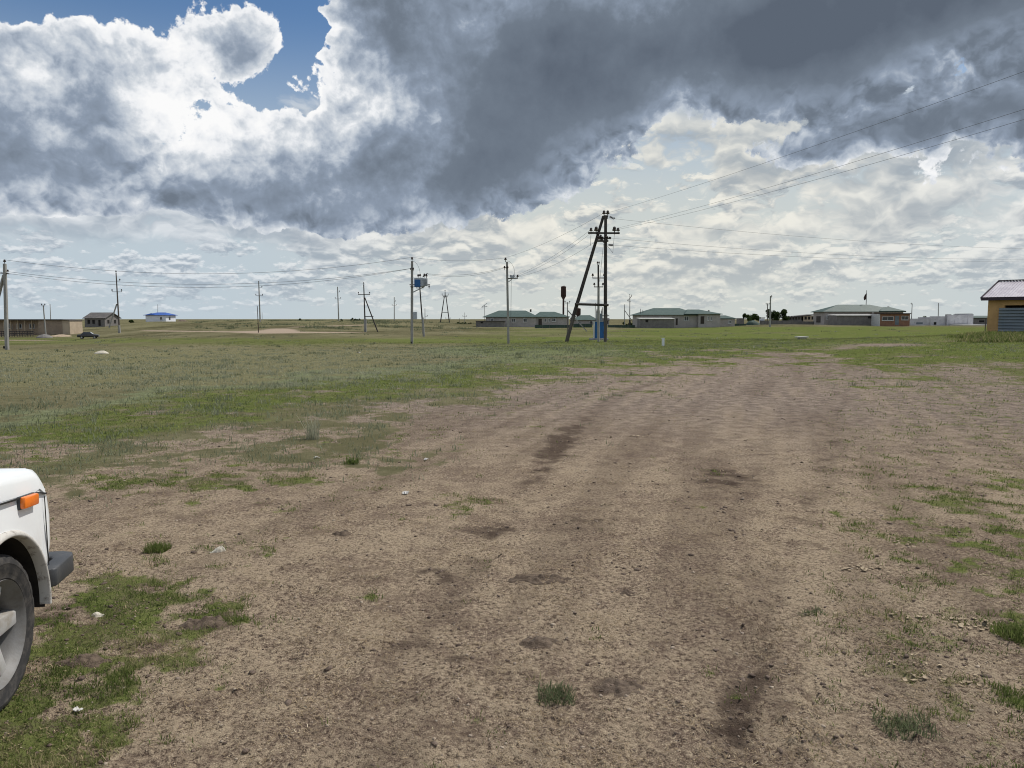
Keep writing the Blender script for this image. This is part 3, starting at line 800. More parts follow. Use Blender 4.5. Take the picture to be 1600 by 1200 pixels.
def build_litter():
    # straw and dry stalks lying on the bare ground
    n = 150000
    x, y = scatter(n, 2.2, 14.0)
    g, sg, dr, ba, mu = cover(x, y)
    k = rng.random(n) < np.clip(ba * (0.10 + 0.75 * sst(fbm(x / 0.6, y / 0.6, 101, 4, 0.6), -0.1, 0.55)) * (1 - 0.8 * mu), 0, 1)
    x, y = x[k], y[k]; n = len(x); r = np.hypot(x, y)
    L = np.exp(rng.normal(math.log(0.0095), 0.55, n)) * (0.7 + r / 8); w = rng.uniform(0.0010, 0.0026, n) * (0.5 + r / 4.0); a = rng.uniform(0, 6.283, n)
    z0 = ground_z(x, y) + 0.002
    dx, dy = np.cos(a) * L / 2, np.sin(a) * L / 2; sx, sy = -np.sin(a) * w / 2, np.cos(a) * w / 2
    za = ground_z(x - dx, y - dy) + rng.uniform(0.001, 0.007, n); zb = ground_z(x + dx, y + dy) + rng.uniform(0.001, 0.012, n)
    V = np.stack([np.stack([x - dx - sx, y - dy - sy, za], -1), np.stack([x - dx + sx, y - dy + sy, za], -1),
                  np.stack([x + dx + sx, y + dy + sy, zb], -1), np.stack([x + dx - sx, y + dy - sy, zb], -1)], 1).reshape(-1, 3)
    T = np.arange(4 * n).reshape(-1, 4)
    tint = np.repeat(np.clip(rng.normal(0.36, 0.22, n), 0, 1), 4)
    tag(np_mesh('straw_litter', V, T, 'straw', {'tint': tint}), 'dry straw and stalks strewn over the bare soil', 'straw', kind='stuff')
    # clods and pebbles: small rough stones
    ico = bmesh.new(); bmesh.ops.create_icosphere(ico, subdivisions=1, radius=1.0)
    iv = np.array([v.co for v in ico.verts]); it = np.array([[v.index for v in f.verts] for f in ico.faces]); ico.free()
    def rocks(x, y, s, flat, lift):
        n = len(x)
        a = rng.uniform(0, 6.283, n)
        sc = s[:, None, None] * np.stack([rng.uniform(0.7, 1.3, n), rng.uniform(0.7, 1.3, n), rng.uniform(*flat, n)], -1)[:, None, :]
        v = iv[None] * (1 + rng.uniform(-0.42, 0.42, (n, len(iv), 1))) * sc
        c, s_ = np.cos(a)[:, None], np.sin(a)[:, None]
        X = v[..., 0] * c - v[..., 1] * s_ + x[:, None]; Y = v[..., 0] * s_ + v[..., 1] * c + y[:, None]
        Z = v[..., 2] + (ground_z(x, y) + s * lift)[:, None]
        return np.stack([X, Y, Z], -1).reshape(-1, 3), (np.arange(n)[:, None, None] * len(iv) + it[None]).reshape(-1, 3)
    x, y = scatter(46000, 2.2, 24.0)
    g, sg, dr, ba, mu = cover(x, y)
    k = rng.random(len(x)) < ba * (0.04 + 0.35 * sst(fbm(x / 0.8, y / 0.8, 111, 3), 0.0, 0.6) + 0.7 * mu) * 0.55
    x, y = x[k], y[k]
    s = np.exp(rng.normal(math.log(0.0052), 0.5, len(x))) * (0.8 + np.hypot(x, y) / 12)
    V, T = rocks(x, y, np.minimum(s, 0.022), (0.35, 0.7), 0.12)
    tag(np_mesh('soil_clods', V, T, 'clod', smooth=False), 'dark crumbs of dried soil and dung on the track', 'soil clods', kind='stuff')
    x, y = scatter(16000, 2.2, 26.0)
    g, sg, dr, ba, mu = cover(x, y)
    k = rng.random(len(x)) < ba * 0.40
    x, y = x[k], y[k]
    s = np.exp(rng.normal(math.log(0.0032), 0.45, len(x))) * (0.8 + np.hypot(x, y) / 10)
    V, T = rocks(x, y, np.minimum(s, 0.014), (0.4, 0.8), 0.1)
    tag(np_mesh('pebbles', V, T, 'pebble'), 'small pale pebbles scattered over the dirt', 'pebbles', kind='stuff')
    return rocks
ROCKS = build_litter()

# ------------------------------------------------------------------ buildings
class Site:
    """Local frame of a building whose front stands at distance d; pixel columns and rows give its sizes."""
    def __init__(self, px0, px1, d, base=None, sink=0.4):
        self.d = d
        xs = np.linspace(at(px0, 498, d).x, at(px1, 498, d).x, 5)
        self.z0 = float(land(xs, np.full(5, d)).min()) - sink if base is None else base
        self.x0 = (xs[0] + xs[-1]) / 2
        self.loc = (self.x0, d, self.z0)
    def x(self, px): return at(px, 498, self.d).x - self.x0
    def z(self, py): return at(800, py, self.d).z - self.z0
def hip(mb, x0, x1, y0, y1, z0, r0, r1, z1, ov=0.45, th=0.14):
    x0 -= ov; x1 += ov; y0 -= ov; y1 += ov; ym = (y0 + y1) / 2
    v = [(x0, y0, z0), (x1, y0, z0), (x1, y1, z0), (x0, y1, z0), (r0, ym, z1), (r1, ym, z1)]
    v += [(a, b, c - th) for a, b, c in v[:4]]
    mb.add(v, [(0, 1, 5, 4), (1, 2, 5), (2, 3, 4, 5), (3, 0, 4), (0, 6, 7, 1), (1, 7, 8, 2), (2, 8, 9, 3), (3, 9, 6, 0), (6, 9, 8, 7)])
    return mb
def gable(mb, x0, x1, y0, y1, z0, z1, ov=0.35, th=0.14):
    """Ridge along x."""
    x0 -= ov; x1 += ov; y0 -= ov; y1 += ov; ym = (y0 + y1) / 2
    top = [(x0, y0, z0), (x0, ym, z1), (x0, y1, z0), (x0, y1, z0 - th), (x0, ym, z1 - th), (x0, y0, z0 - th)]
    return mb.prism(top, (0, 0, 0), (x1 - x0, 0, 0))
def window(root, s, px0, px1, py0, py1, y=0.0, mullion=True):
    x0, x1, z0, z1 = s.x(px0), s.x(px1), s.z(py1), s.z(py0)
    f = MB(); t = 0.09
    f.box(((x0 + x1) / 2, y - 0.02, z1 - t / 2), (x1 - x0, 0.12, t)); f.box(((x0 + x1) / 2, y - 0.02, z0 + t / 2), (x1 - x0, 0.12, t))
    f.box((x0 + t / 2, y - 0.02, (z0 + z1) / 2), (t, 0.12, z1 - z0 - 2 * t)); f.box((x1 - t / 2, y - 0.02, (z0 + z1) / 2), (t, 0.12, z1 - z0 - 2 * t))
    if mullion: f.box(((x0 + x1) / 2, y - 0.02, (z0 + z1) / 2), (t * 0.8, 0.10, z1 - z0 - 2 * t))
    fr = f.build('window', 'trim', root)
    MB().box(((x0 + x1) / 2, y - 0.012, (z0 + z1) / 2), (x1 - x0 - 2 * t, 0.05, z1 - z0 - 2 * t)).build('pane', 'glass', fr)
    MB().box(((x0 + x1) / 2, y - 0.07, z0 - 0.04), (x1 - x0 + 0.2, 0.16, 0.07)).build('sill', 'trim', fr)
def opening(root, s, px0, px1, py0, py1, y=0.0, name='opening', mat='hole', proud=0.03):
    x0, x1, z0, z1 = s.x(px0), s.x(px1), s.z(py1), s.z(py0)
    return MB().box(((x0 + x1) / 2, y - proud + 0.05, (z0 + z1) / 2), (x1 - x0, 0.10, z1 - z0)).build(name, mat, root)
def wall(root, s, px0, px1, py0, y0, y1, mat, name='wall', z0=0.0, py1=None):
    x0, x1, z1 = s.x(px0), s.x(px1), s.z(py0)
    if py1 is not None: z0 = s.z(py1)
    return MB().box(((x0 + x1) / 2, (y0 + y1) / 2, (z0 + z1) / 2), (x1 - x0, y1 - y0, z1 - z0)).build(name, mat, root)

def house_left():       # long plastered house with two green roofs
    s = Site(757, 890, 182)
    t = thing('house', 'long plastered house with stepped green hip roofs behind the tall concrete pole', 'house', s.loc)
    wall(t, s, 759, 838, 495.5, 0, 11, 'render'); wall(t, s, 838, 889, 495.5, 0.5, 9, 'render')
    hip(MB(), s.x(757), s.x(839), 0, 11, s.z(495), s.x(779), s.x(822), s.z(484.8)).build('roof', 'roof_green', t)
    hip(MB(), s.x(836), s.x(889), 0.5, 9, s.z(495), s.x(845), s.x(868), s.z(486.8), ov=0.4).build('roof', 'roof_green', t)
    for a, b in ((766, 771.5), (799.5, 805.5), (817.5, 823.5)): window(t, s, a, b, 497.2, 503.3)
    for a, b in ((851.5, 854), (857, 859.5)): window(t, s, a, b, 497.2, 503.2, 0.5, False)
    window(t, s, 862.5, 868.5, 497, 502.6, 0.5)
    opening(t, s, 841.5, 846.8, 498, 508.5, 0.5, 'door', 'door')
    MB().tube((s.x(830), 5.5, s.z(487)), (s.x(830), 5.5, s.z(482.8)), 0.22, n=8).build('chimney', 'steel_dark', t)
    s2 = Site(743, 790, 176)
    t = thing('shed', 'low flat grey block shed before the long house, one dark hatch', 'shed', s2.loc)
    wall(t, s2, 743.5, 788.5, 502.3, 0, 4, 'block')
    MB().box(((s2.x(743) + s2.x(790)) / 2, 2, s2.z(501.7)), (s2.x(790) - s2.x(743), 4.6, 0.16)).build('roof', 'roof_grey', t)
    opening(t, s2, 751, 754.5, 502.8, 505.2, 0, 'hatch')
    # the house farther back
    s = Site(897, 934, 240)
    t = thing('house', 'small distant house with green roof seen behind the blue kiosk', 'house', s.loc)
    wall(t, s, 899, 932, 500.2, 0, 9, 'render')
    hip(MB(), s.x(898), s.x(933), 0, 9, s.z(499.8), s.x(909), s.x(924), s.z(492.3)).build('roof', 'roof_green', t)
    window(t, s, 921, 925.5, 501.5, 506.2); window(t, s, 903, 907.5, 501.5, 506.2)
    s = Site(938, 953, 235)
    t = thing('shed', 'tiny pale shed just right of the blue kiosk', 'shed', s.loc)
    wall(t, s, 940, 952, 499.5, 0, 4, 'render')
    gable(MB(), s.x(940), s.x(952), 0, 4, s.z(499.6), s.z(497), 0.25).build('roof', 'roof_grey', t)
    opening(t, s, 948.5, 950.6, 501, 506, 0, 'door', 'door')
house_left()

def house_middle():
    s = Site(990, 1125, 180)
    t = thing('house', 'plastered house with broad green hip roof and dark door, right of the leaning poles', 'house', s.loc)
    wall(t, s, 1001, 1090, 491.5, 0, 12, 'render'); wall(t, s, 1090, 1124, 490.5, -0.8, 9, 'render')
    hip(MB(), s.x(1000), s.x(1093), 0, 12, s.z(491.8), s.x(1028), s.x(1070), s.z(480.8)).build('roof', 'roof_green', t)
    hip(MB(), s.x(1071), s.x(1124), -0.8, 9, s.z(490.4), s.x(1080), s.x(1098), s.z(483.2)).build('roof', 'roof_green', t)
    window(t, s, 1069, 1076, 494, 501.3); window(t, s, 1030, 1032.2, 495, 497.6, 0, False); window(t, s, 1047, 1049.2, 494.8, 497.4, 0, False)
    window(t, s, 1104, 1106.2, 494, 501, -0.8, False); window(t, s, 1109, 1111.2, 494, 501, -0.8, False)
    opening(t, s, 1093.3, 1099, 494.2, 506, -0.8, 'door', 'door'); opening(t, s, 1056, 1059, 497.5, 508, 0, 'door', 'door')
    MB().tube((s.x(1113), 3.5, s.z(490)), (s.x(1113), 3.5, s.z(484.6)), 0.22, n=8).build('chimney', 'steel_dark', t)
    for px in (1003, 1006.5): MB().tube((s.x(px), 2, s.z(490.5)), (s.x(px), 2, s.z(482.2 if px < 1005 else 484)), 0.06, n=6).build('roof_pipe', 'steel_dark', t)
    s = Site(999, 1055, 174)
    t = thing('shed', 'long grey block shed with pale lean-to roof before the middle house', 'shed', s.loc)
    wall(t, s, 1000, 1053.5, 498.6, 0, 4, 'block')
    MB().prism([(s.x(999), -0.3, s.z(498.6)), (s.x(999), 4.4, s.z(497.4)), (s.x(999), 4.4, s.z(496.5)), (s.x(999), -0.3, s.z(497.6))], (0, 0, 0), (s.x(1054.5) - s.x(999), 0, 0)).build('roof', 'slab', t)
    opening(t, s, 1008.6, 1012.8, 499.8, 503.6, 0, 'hatch')
    s = Site(1124, 1149, 182)
    t = thing('house', 'small grey outbuilding with green hip roof beside the middle house', 'outbuilding', s.loc)
    wall(t, s, 1125, 1148.3, 497.3, 0, 6, 'render')
    hip(MB(), s.x(1125.5), s.x(1148), 0, 6, s.z(497.3), s.x(1132), s.x(1139), s.z(492.6), 0.3).build('roof', 'roof_green', t)
    window(t, s, 1137.8, 1142.4, 500.8, 505.4)
    s = Site(1155, 1163, 200)
    t = thing('hut', 'narrow grey hut left of the left round tree', 'hut', s.loc)
    wall(t, s, 1155.2, 1162.8, 498, 0, 2.5, 'block')
    MB().box(((s.x(1155) + s.x(1163)) / 2, 1.25, s.z(497.6)), (s.x(1163.6) - s.x(1154.6), 3.0, 0.14)).build('roof', 'roof_grey', t)
    s = Site(1190, 1195, 212)
    t = thing('hut', 'narrow white hut between the two round trees', 'hut', s.loc)
    wall(t, s, 1190.2, 1194.8, 497.5, 0, 2, 'white')
    MB().box(((s.x(1190) + s.x(1195)) / 2, 1, s.z(496.6)), (s.x(1195.4) - s.x(1189.6), 2.4, 0.2)).build('roof', 'roof_grey', t)
house_middle()

def ruin():
    s = Site(1232, 1273, 225)
    t = thing('ruin', 'roofless unfinished building with three dark openings left of the right house', 'ruin', s.loc)
    wall(t, s, 1254, 1272, 493.2, 0, 0.5, 'adobepale')
    for a, b in ((1257, 1260.5), (1262.5, 1266), (1268, 1271.2)): opening(t, s, a, b, 494.6, 499.4)
    for px in (1232.5, 1237, 1241.5, 1246, 1250.5, 1254): wall(t, s, px, px + 1.0, 493.5, 0, 0.5, 'block', 'pillar')
    wall(t, s, 1232.5, 1254, 499.6, 0.1, 0.4, 'block', 'low_wall')
    MB().prism([(s.x(1231), 0, s.z(495.2)), (s.x(1272), 0, s.z(491.0)), (s.x(1272), 0, s.z(492.6)), (s.x(1231), 0, s.z(496.4))], (0, -0.2, 0), (0, 6, 0)).build('roof_slab', 'roof_grey', t)
    wall(t, s, 1233, 1271, 494, 5.5, 5.9, 'block', 'back_wall')
ruin()

def house_right():
    s = Site(1272, 1413, 190)
    t = thing('house', 'broad plastered house with dark green hip roof and flag mast, farthest right', 'house', s.loc)
    wall(t, s, 1288, 1411, 487, 0, 7, 'render')
    hip(MB(), s.x(1287), s.x(1411), 0, 7, s.z(486.8), s.x(1318), s.x(1368), s.z(475.6)).build('roof', 'roof_green', t)
    hip(MB(), s.x(1374), s.x(1411.5), -0.4, 5, s.z(485.9), s.x(1386), s.x(1396), s.z(479.4), ov=0.3).build('roof', 'roof_green', t)
    MB().box((s.x(1288) - 0.02, 3.6, s.z(504) / 2 + s.z(494) / 2), (0.1, 2.6, s.z(494) - s.z(504))).build('door', 'door', t)
    window(t, s, 1291, 1294.5, 492.5, 499); window(t, s, 1300.5, 1304, 492.5, 499.5, 0, False)
    MB().tube((s.x(1396.5), 3, s.z(482)), (s.x(1396.5), 3, s.z(478.6)), 0.26, n=8).build('chimney', 'brickred', t)
    m = MB().tube((s.x(1364), 4, s.z(477)), (s.x(1364), 4, s.z(452.6)), 0.10, 0.06, n=6).build('flag_mast', 'steel_dark', t)
    f = [(0, 0, 0), (-0.25, 0.1, -0.5), (-0.45, 0.02, -1.2), (-0.35, 0.05, -1.9), (0, 0, -1.6)]
    MB().prism([(s.x(1364) + a * 1.6, 4 + b, s.z(457) + c) for a, b, c in f], (0, -0.02, 0), (0, 0.02, 0)).build('flag', 'rust', m)
    s = Site(1307, 1375, 182)
    t = thing('shed', 'long grey block shed with pale coping before the right house', 'shed', s.loc)
    wall(t, s, 1307.5, 1374, 493.4, 0, 5, 'block')
    MB().prism([(s.x(1307), -0.3, s.z(493.4)), (s.x(1307), 5.3, s.z(492.2)), (s.x(1307), 5.3, s.z(491.2)), (s.x(1307), -0.3, s.z(492.4))], (0, 0, 0), (s.x(1374) - s.x(1307), 0, 0)).build('roof', 'slab', t)
    opening(t, s, 1356, 1361, 494.2, 497.6, 0, 'hatch')
    MB().tube((s.x(1370), 2, s.z(492)), (s.x(1370), 2, s.z(488.4)), 0.2, n=8).build('vent_pipe', 'trim', t)
    s = Site(1374, 1422, 178)
    t = thing('kiosk', 'orange brown brick shop with two dark windows and grey door', 'shop', s.loc)
    wall(t, s, 1375, 1421.6, 490.6, 0, 4.5, 'brickred')
    MB().box(((s.x(1374) + s.x(1422)) / 2, 2.2, s.z(490.0)), (s.x(1422.3) - s.x(1374.4), 5.2, 0.2)).build('roof', 'rust', t)
    window(t, s, 1378, 1396, 494.6, 500.8); window(t, s, 1408.5, 1419, 493.6, 500)
    opening(t, s, 1398.5, 1404.5, 493.6, 507.5, 0, 'door', 'slat')
    wall(t, s, 1374.0, 1375, 490.6, -0.02, 4.52, 'trim', 'corner_post')
    # unfinished white block building
    s = Site(1423, 1522, 200)
    t = thing('building', 'roofless white block walls of a half built house', 'unfinished building', s.loc)
    wall(t, s, 1423, 1454, 497.8, 0.3, 0.8, 'blockpale'); wall(t, s, 1454, 1478, 494.2, 0, 0.5, 'blockpale'); wall(t, s, 1478, 1510, 492.2, -0.6, -0.1, 'blockpale')
    wall(t, s, 1510, 1518, 490.8, -0.8, 6, 'blockpale'); wall(t, s, 1478, 1486, 491.2, -0.1, 0.4, 'block', 'parapet'); wall(t, s, 1510.2, 1517.5, 490.0, -0.5, 5.5, 'block', 'beam', py1=490.8)
    wall(t, s, 1454.5, 1510, 495.5, 6, 6.4, 'blockpale', 'back_wall')
    opening(t, s, 1489.5, 1501.5, 499.2, 505.6, -0.6, 'doorway', 'blockpale', 0.08); opening(t, s, 1459.5, 1463.3, 503.2, 507.4, -0.02, 'opening')
    for a, b in ((1433, 1443),): opening(t, s, a, b, 503.6, 506.6, 0.3, 'opening', 'slat')
    x0, x1 = s.x(1481), s.x(1522)
    tag(MB().box((s.x0 + (x0 + x1) / 2, 195.5, gz(s.x0 + (x0 + x1) / 2, 195.5) + 0.12), (x1 - x0, 7.0, 0.36)).build('concrete_slab', 'slab'), 'pale concrete slab poured before the white block walls', 'slab')
    s = Site(1519, 1546, 215)
    t = thing('shed', 'dark low shed half hidden by the ochre shed', 'shed', s.loc)
    wall(t, s, 1519.5, 1546, 496.5, 0, 6, 'block')
    gable(MB(), s.x(1519.5), s.x(1550), 0, 6, s.z(496.4), s.z(493.2)).build('roof', 'roof_green', t)
    opening(t, s, 1530, 1538, 500.5, 503.4, 0, 'hatch')
house_right()

def left_buildings():
    s = Site(-30, 101, 165)
    t = thing('barn', 'long flat roofed mud plaster barn with pale frames at its left half', 'barn', s.loc)
    wall(t, s, 60, 99.5, 500.4, 0, 4, 'adobe'); wall(t, s, -30, 60, 500.2, 1.2, 4, 'adobe')
    MB().box(((s.x(-30) + s.x(100.5)) / 2, 1.9, s.z(499.6)), (s.x(100.5) - s.x(-30), 4.6, 0.24)).build('roof', 'roof_grey', t)
    for px in (2, 13, 24, 35, 46, 57): wall(t, s, px, px + 1.2, 500.5, 0.5, 0.8, 'adobepale', 'post')
    for px in (5, 20, 40): window(t, s, px, px + 8, 506, 513, 1.2)
    s = Site(99, 112, 164)
    t = thing('barn', 'square end block of mud plaster with slanting flat roof beside the long barn', 'barn', s.loc)
    wall(t, s, 99.6, 111, 500.6, -0.6, 4.2, 'adobepale')
    MB().prism([(s.x(98.8), 0, s.z(499.3)), (s.x(112), 0, s.z(500.0)), (s.x(112), 0, s.z(500.9)), (s.x(98.8), 0, s.z(500.3))], (0, -0.9, 0), (0, 4.6, 0)).build('roof', 'roof_grey', t)
    # corral fence
    s = Site(0, 54, 158, sink=0.2)
    t = thing('fence', 'dark corral fence of upright bars before the long barn', 'fence', s.loc)
    for px in np.arange(-20, 53, 4.1): wall(t, s, px, px + 0.8, 517.3, -0.06, 0.06, 'tar', 'post')
    for py in (517.8, 521.2): MB().box(((s.x(-20) + s.x(52)) / 2, -0.1, s.z(py)), (s.x(52) - s.x(-20), 0.06, 0.14)).build('rail', 'tar', t)
    # heaps
    def heap(name, label, cat, px, d, w, h, mat, seed):
        p = at(px, 500, d); z = gz(p.x, d)
        n, mrings = 26, 9
        vs, fs = [], []
        for j in range(mrings):
            for k in range(n):
                a = 2 * math.pi * k / n; r = j / (mrings - 1)
                xx, yy = math.cos(a) * r * w / 2, math.sin(a) * r * w / 3
                zz = h * (1 - r * r) ** 1.2 + float(fbm(np.array([xx * 1.3 + seed]), np.array([yy * 1.3]), seed, 3)[0]) * 0.22 * h * (1.2 - r) - (0.3 if r == 1 else 0)
                vs.append((xx, yy, zz))
        for j in range(mrings - 1):
            for k in range(n):
                fs.append((j * n + k, j * n + (k + 1) % n, (j + 1) * n + (k + 1) % n, (j + 1) * n + k))
        o = MB().add(vs, fs).build(name, mat); o.location = (p.x, d, z)
        return tag(o, label, cat)
    heap('rubble_heap', 'dark heap of rubble beside the corral fence', 'rubble', 68, 150, 3.6, 0.75, 'block', 5)
    heap('sand_heap', 'pale spread of sand before the mud plaster barn', 'sand heap', 94, 153, 5.4, 0.45, 'sandpile', 8)
    heap('earth_mound', 'low earth mound right of the blue roofed house', 'mound', 285, 262, 5.0, 0.8, 'clod', 9)
    p = at(157, 549, 57.5)
    heap('boulder', 'pale flat boulder lying in the grass near the left pole', 'boulder', 156, 57.5, 1.25, 0.24, 'chalk', 12)
    # grey stone house
    s = Site(131, 164, 211)
    t = thing('house', 'unfinished grey block house with slate gable roof and empty windows', 'house', s.loc)
    wall(t, s, 132, 163.5, 497.2, 0, 8, 'block')
    gable(MB(), s.x(132), s.x(163.5), 0, 8, s.z(497), s.z(488.0), 0.4).build('roof', 'roof_grey', t)
    xg = s.x(163.5)
    MB().prism([(xg - 0.2, 0, s.z(497.4)), (xg - 0.2, 8, s.z(497.4)), (xg - 0.2, 4, s.z(488.8))], (0, 0, 0), (0.19, 0, 0)).build('gable_wall', 'block', t)
    for a, b in ((136.5, 140.5), (144, 148)): opening(t, s, a, b, 499.8, 506)
    opening(t, s, 153.5, 157, 500, 509, 0, 'doorway')
    for yc in (1.9, 5.4): MB().box((xg, yc, (s.z(499.8) + s.z(505.4)) / 2), (0.08, 1.1, s.z(499.8) - s.z(505.4))).build('opening', 'hole', t)
    # white house with blue roof
    s = Site(226, 260, 270)
    t = thing('house', 'white house with bright blue hip roof on the hill', 'house', s.loc)
    wall(t, s, 227.5, 259, 492.4, 0, 8, 'white')
    hip(MB(), s.x(227), s.x(259.3), 0, 8, s.z(492.2), s.x(238), s.x(251), s.z(488.0), 0.5).build('roof', 'roof_blue', t)
    MB().prism([(s.x(228.5), -0.54, s.z(491.9)), (s.x(244), -0.54, s.z(491.9)), (s.x(236.5), -0.1, s.z(489.4))], (0, 0, 0), (0, 0.2, 0.04)).build('gable_panel', 'roof_blue', t)
    window(t, s, 250, 253.5, 494.8, 499.8)
    MB().box((s.x(259), 3.0, (s.z(494.8) + s.z(499.8)) / 2), (0.10, 1.3, s.z(494.8) - s.z(499.8))).build('window', 'glass', t)
    wall(t, s, 227.2, 259.2, 502.6, -0.1, 8.1, 'block', 'plinth')
left_buildings()

def ochre_shed():
    d = 50.0
    p = at(1542.5, 500, d)
    z0 = gz(p.x, d) - 0.15
    L, D = 9.5, 6.0
    zl = lambda py: at(1550, py, d).z - z0
    t = thing('shed', 'ochre rendered shed with ribbed lilac metal roof at the right edge', 'shed', (p.x, d, z0), R(-50))
    m = d / F
    ox0, ox1, oz0, oz1 = 0.97, 4.6, 0.5, zl(477.4)       # gate opening in the front wall
    he = zl(467.6)
    w = MB()
    w.box((ox0 / 2, 0.15, he / 2), (ox0, 0.3, he)); w.box(((ox1 + L) / 2, 0.15, he / 2), (L - ox1, 0.3, he))
    w.box(((ox0 + ox1) / 2, 0.15, (oz1 + he) / 2), (ox1 - ox0, 0.3, he - oz1))
    w.box((0.15, D / 2, he / 2), (0.298, D - 0.6, he)); w.box((L - 0.15, D / 2, he / 2), (0.298, D - 0.6, he)); w.box((L / 2, D - 0.15, he / 2), (L, 0.3, he))
    w.build('wall', 'ochre', t)
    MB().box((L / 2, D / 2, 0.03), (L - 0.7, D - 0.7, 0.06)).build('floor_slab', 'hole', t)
    # roof: two slopes of ribbed sheet
    zr = zl(466.2); ridge_z = zl(434.5) - 0.12
    ov = 0.32
    n = int((L + 2 * ov) / 0.19)
    roof = MB(); vs = []
    prof = [(0, 0), (0.25, 0), (0.36, 0.035), (0.64, 0.035), (0.75, 0)]
    xs = [(k + a) * 0.19 - ov for k in range(n) for a, _ in prof]; hs = [b for k in range(n) for _, b in prof]
    ym = D / 2
    for side in (-1, 1):
        ye = -ov if side < 0 else D + ov
        v = [(x, ye, zr + h) for x, h in zip(xs, hs)] + [(x + (1.15 if side < 0 else 1.15) * 0, ym + (0.02 if side > 0 else -0.02), ridge_z + h) for x, h in zip(xs, hs)]
        k = len(xs)
        roof.add(v, [(i, i + 1, k + i + 1, k + i) for i in range(k - 1)])
    roof.build('roof', 'lilac', t)
    for ye in (-ov - 0.03, D + ov + 0.03): MB().box((L / 2, ye, zr - 0.04), (L + 2 * ov, 0.05, 0.22)).build('fascia', 'plum', t)
    for x in (-ov - 0.03, L + ov + 0.03):
        for ye in (-ov, D + ov): MB().bar((x, ye, zr + 0.0), (x, ym, ridge_z + 0.02), 0.05, 0.17).build('verge_board', 'plum', t)
    for x in (0.15, L - 0.15): MB().prism([(x, 0.3, he), (x, D - 0.3, he), (x, ym, ridge_z - 0.12)], (-0.12, 0, 0), (0.12, 0, 0)).build('gable_wall', 'ochre', t)
    MB().bar((-ov, ym, ridge_z + 0.06), (L + ov, ym, ridge_z + 0.06), 0.24, 0.06).build('ridge_cap', 'plum', t)
    # sheet slats leaning across the gate opening
    zt, zb = zl(481.2), 0.30
    k = 8; hgt = (zt - zb) / k
    for i in range(k):
        o = MB().prism([(0.70, -0.10, zb + i * hgt), (0.70, -0.155, zb + i * hgt + 0.03), (0.70, -0.10, zb + (i + 1) * hgt - 0.012), (0.70, -0.085, zb + (i + 1) * hgt - 0.012), (0.70, -0.085, zb + i * hgt)], (0, 0, 0), (4.6, 0, 0)).build('slat', 'slat', t)
    for x in (0.95, 3.0, 5.2): MB().box((x, -0.045, (zt + zb) / 2), (0.08, 0.07, zt - zb)).build('slat_post', 'wood_old', t)
    MB().tube((-0.06, -0.1, 0.1), (-0.06, -0.1, 1.2), 0.03, n=8).build('corner_pipe', 'wood_old', t)
ochre_shed()

# ------------------------------------------------------------------ fences, heaps and trees by the houses
def board_fence(label, px0, px1, d, h, mat, step, gap=0.1, group=None):
    x0, x1 = at(px0, 500, d).x, at(px1, 500, d).x
    xc = (x0 + x1) / 2; z0 = gz(xc, d) - 0.1
    t = thing('fence', label, 'fence', (xc, d, z0), 0, group)
    n = max(1, int(round((x1 - x0) / step)))
    for k in range(n + 1):
        MB().box((x0 - xc + k * (x1 - x0) / n, 0.06, h / 2 + 0.03), (0.12, 0.12, h + 0.16)).build('post', 'fence_wood', t)
    me = None
    for k in range(n):
        c = x0 - xc + (k + 0.5) * (x1 - x0) / n
        o = MB().box((c, -0.03, h / 2 + 0.05), ((x1 - x0) / n - gap, 0.05, h)).build('panel', mat, t)
    return t
board_fence('low dark green fence before the long house', 836, 893, 172, 0.75, 'fence_green', 1.6)
board_fence('low dark green fence between the leaning pole and the blue kiosk', 896, 925, 176, 0.9, 'fence_green', 1.5)
board_fence('low green fence running right of the blue kiosk', 950, 992, 178, 0.7, 'fence_green', 1.6)
board_fence('low weathered fence before the round trees', 1188, 1240, 195, 1.1, 'fence_wood', 1.4)
board_fence('low weathered fence before the roofless ruin', 1241, 1272, 195, 0.9, 'fence_wood', 1.4)
board_fence('low grey fence between middle house and left round tree', 1126, 1166, 186, 0.6, 'fence_green', 1.5)
def tarp_heap():
    d = 192; x0 = at(1176, 500, d).x
    vs, fs, n, mr = [], [], 24, 8
    for j in range(mr):
        for k in range(n):
            a = 2 * math.pi * k / n; r = j / (mr - 1)
            xx, yy = math.cos(a) * r * 1.9, math.sin(a) * r * 1.2
            vs.append((xx, yy, 1.15 * (1 - r ** 2.4) + 0.12 * math.sin(xx * 5 + yy * 3) * (1 - r) - (0.2 if j == mr - 1 else 0)))
    for j in range(mr - 1):
        for k in range(n): fs.append((j * n + k, j * n + (k + 1) % n, (j + 1) * n + (k + 1) % n, (j + 1) * n + k))
    o = MB().add(vs, fs).build('covered_heap', 'fence_green', smooth='all'); o.location = (x0, d, gz(x0, d))
    tag(o, 'heap under a dark green tarpaulin below the left round tree', 'heap')
tarp_heap()

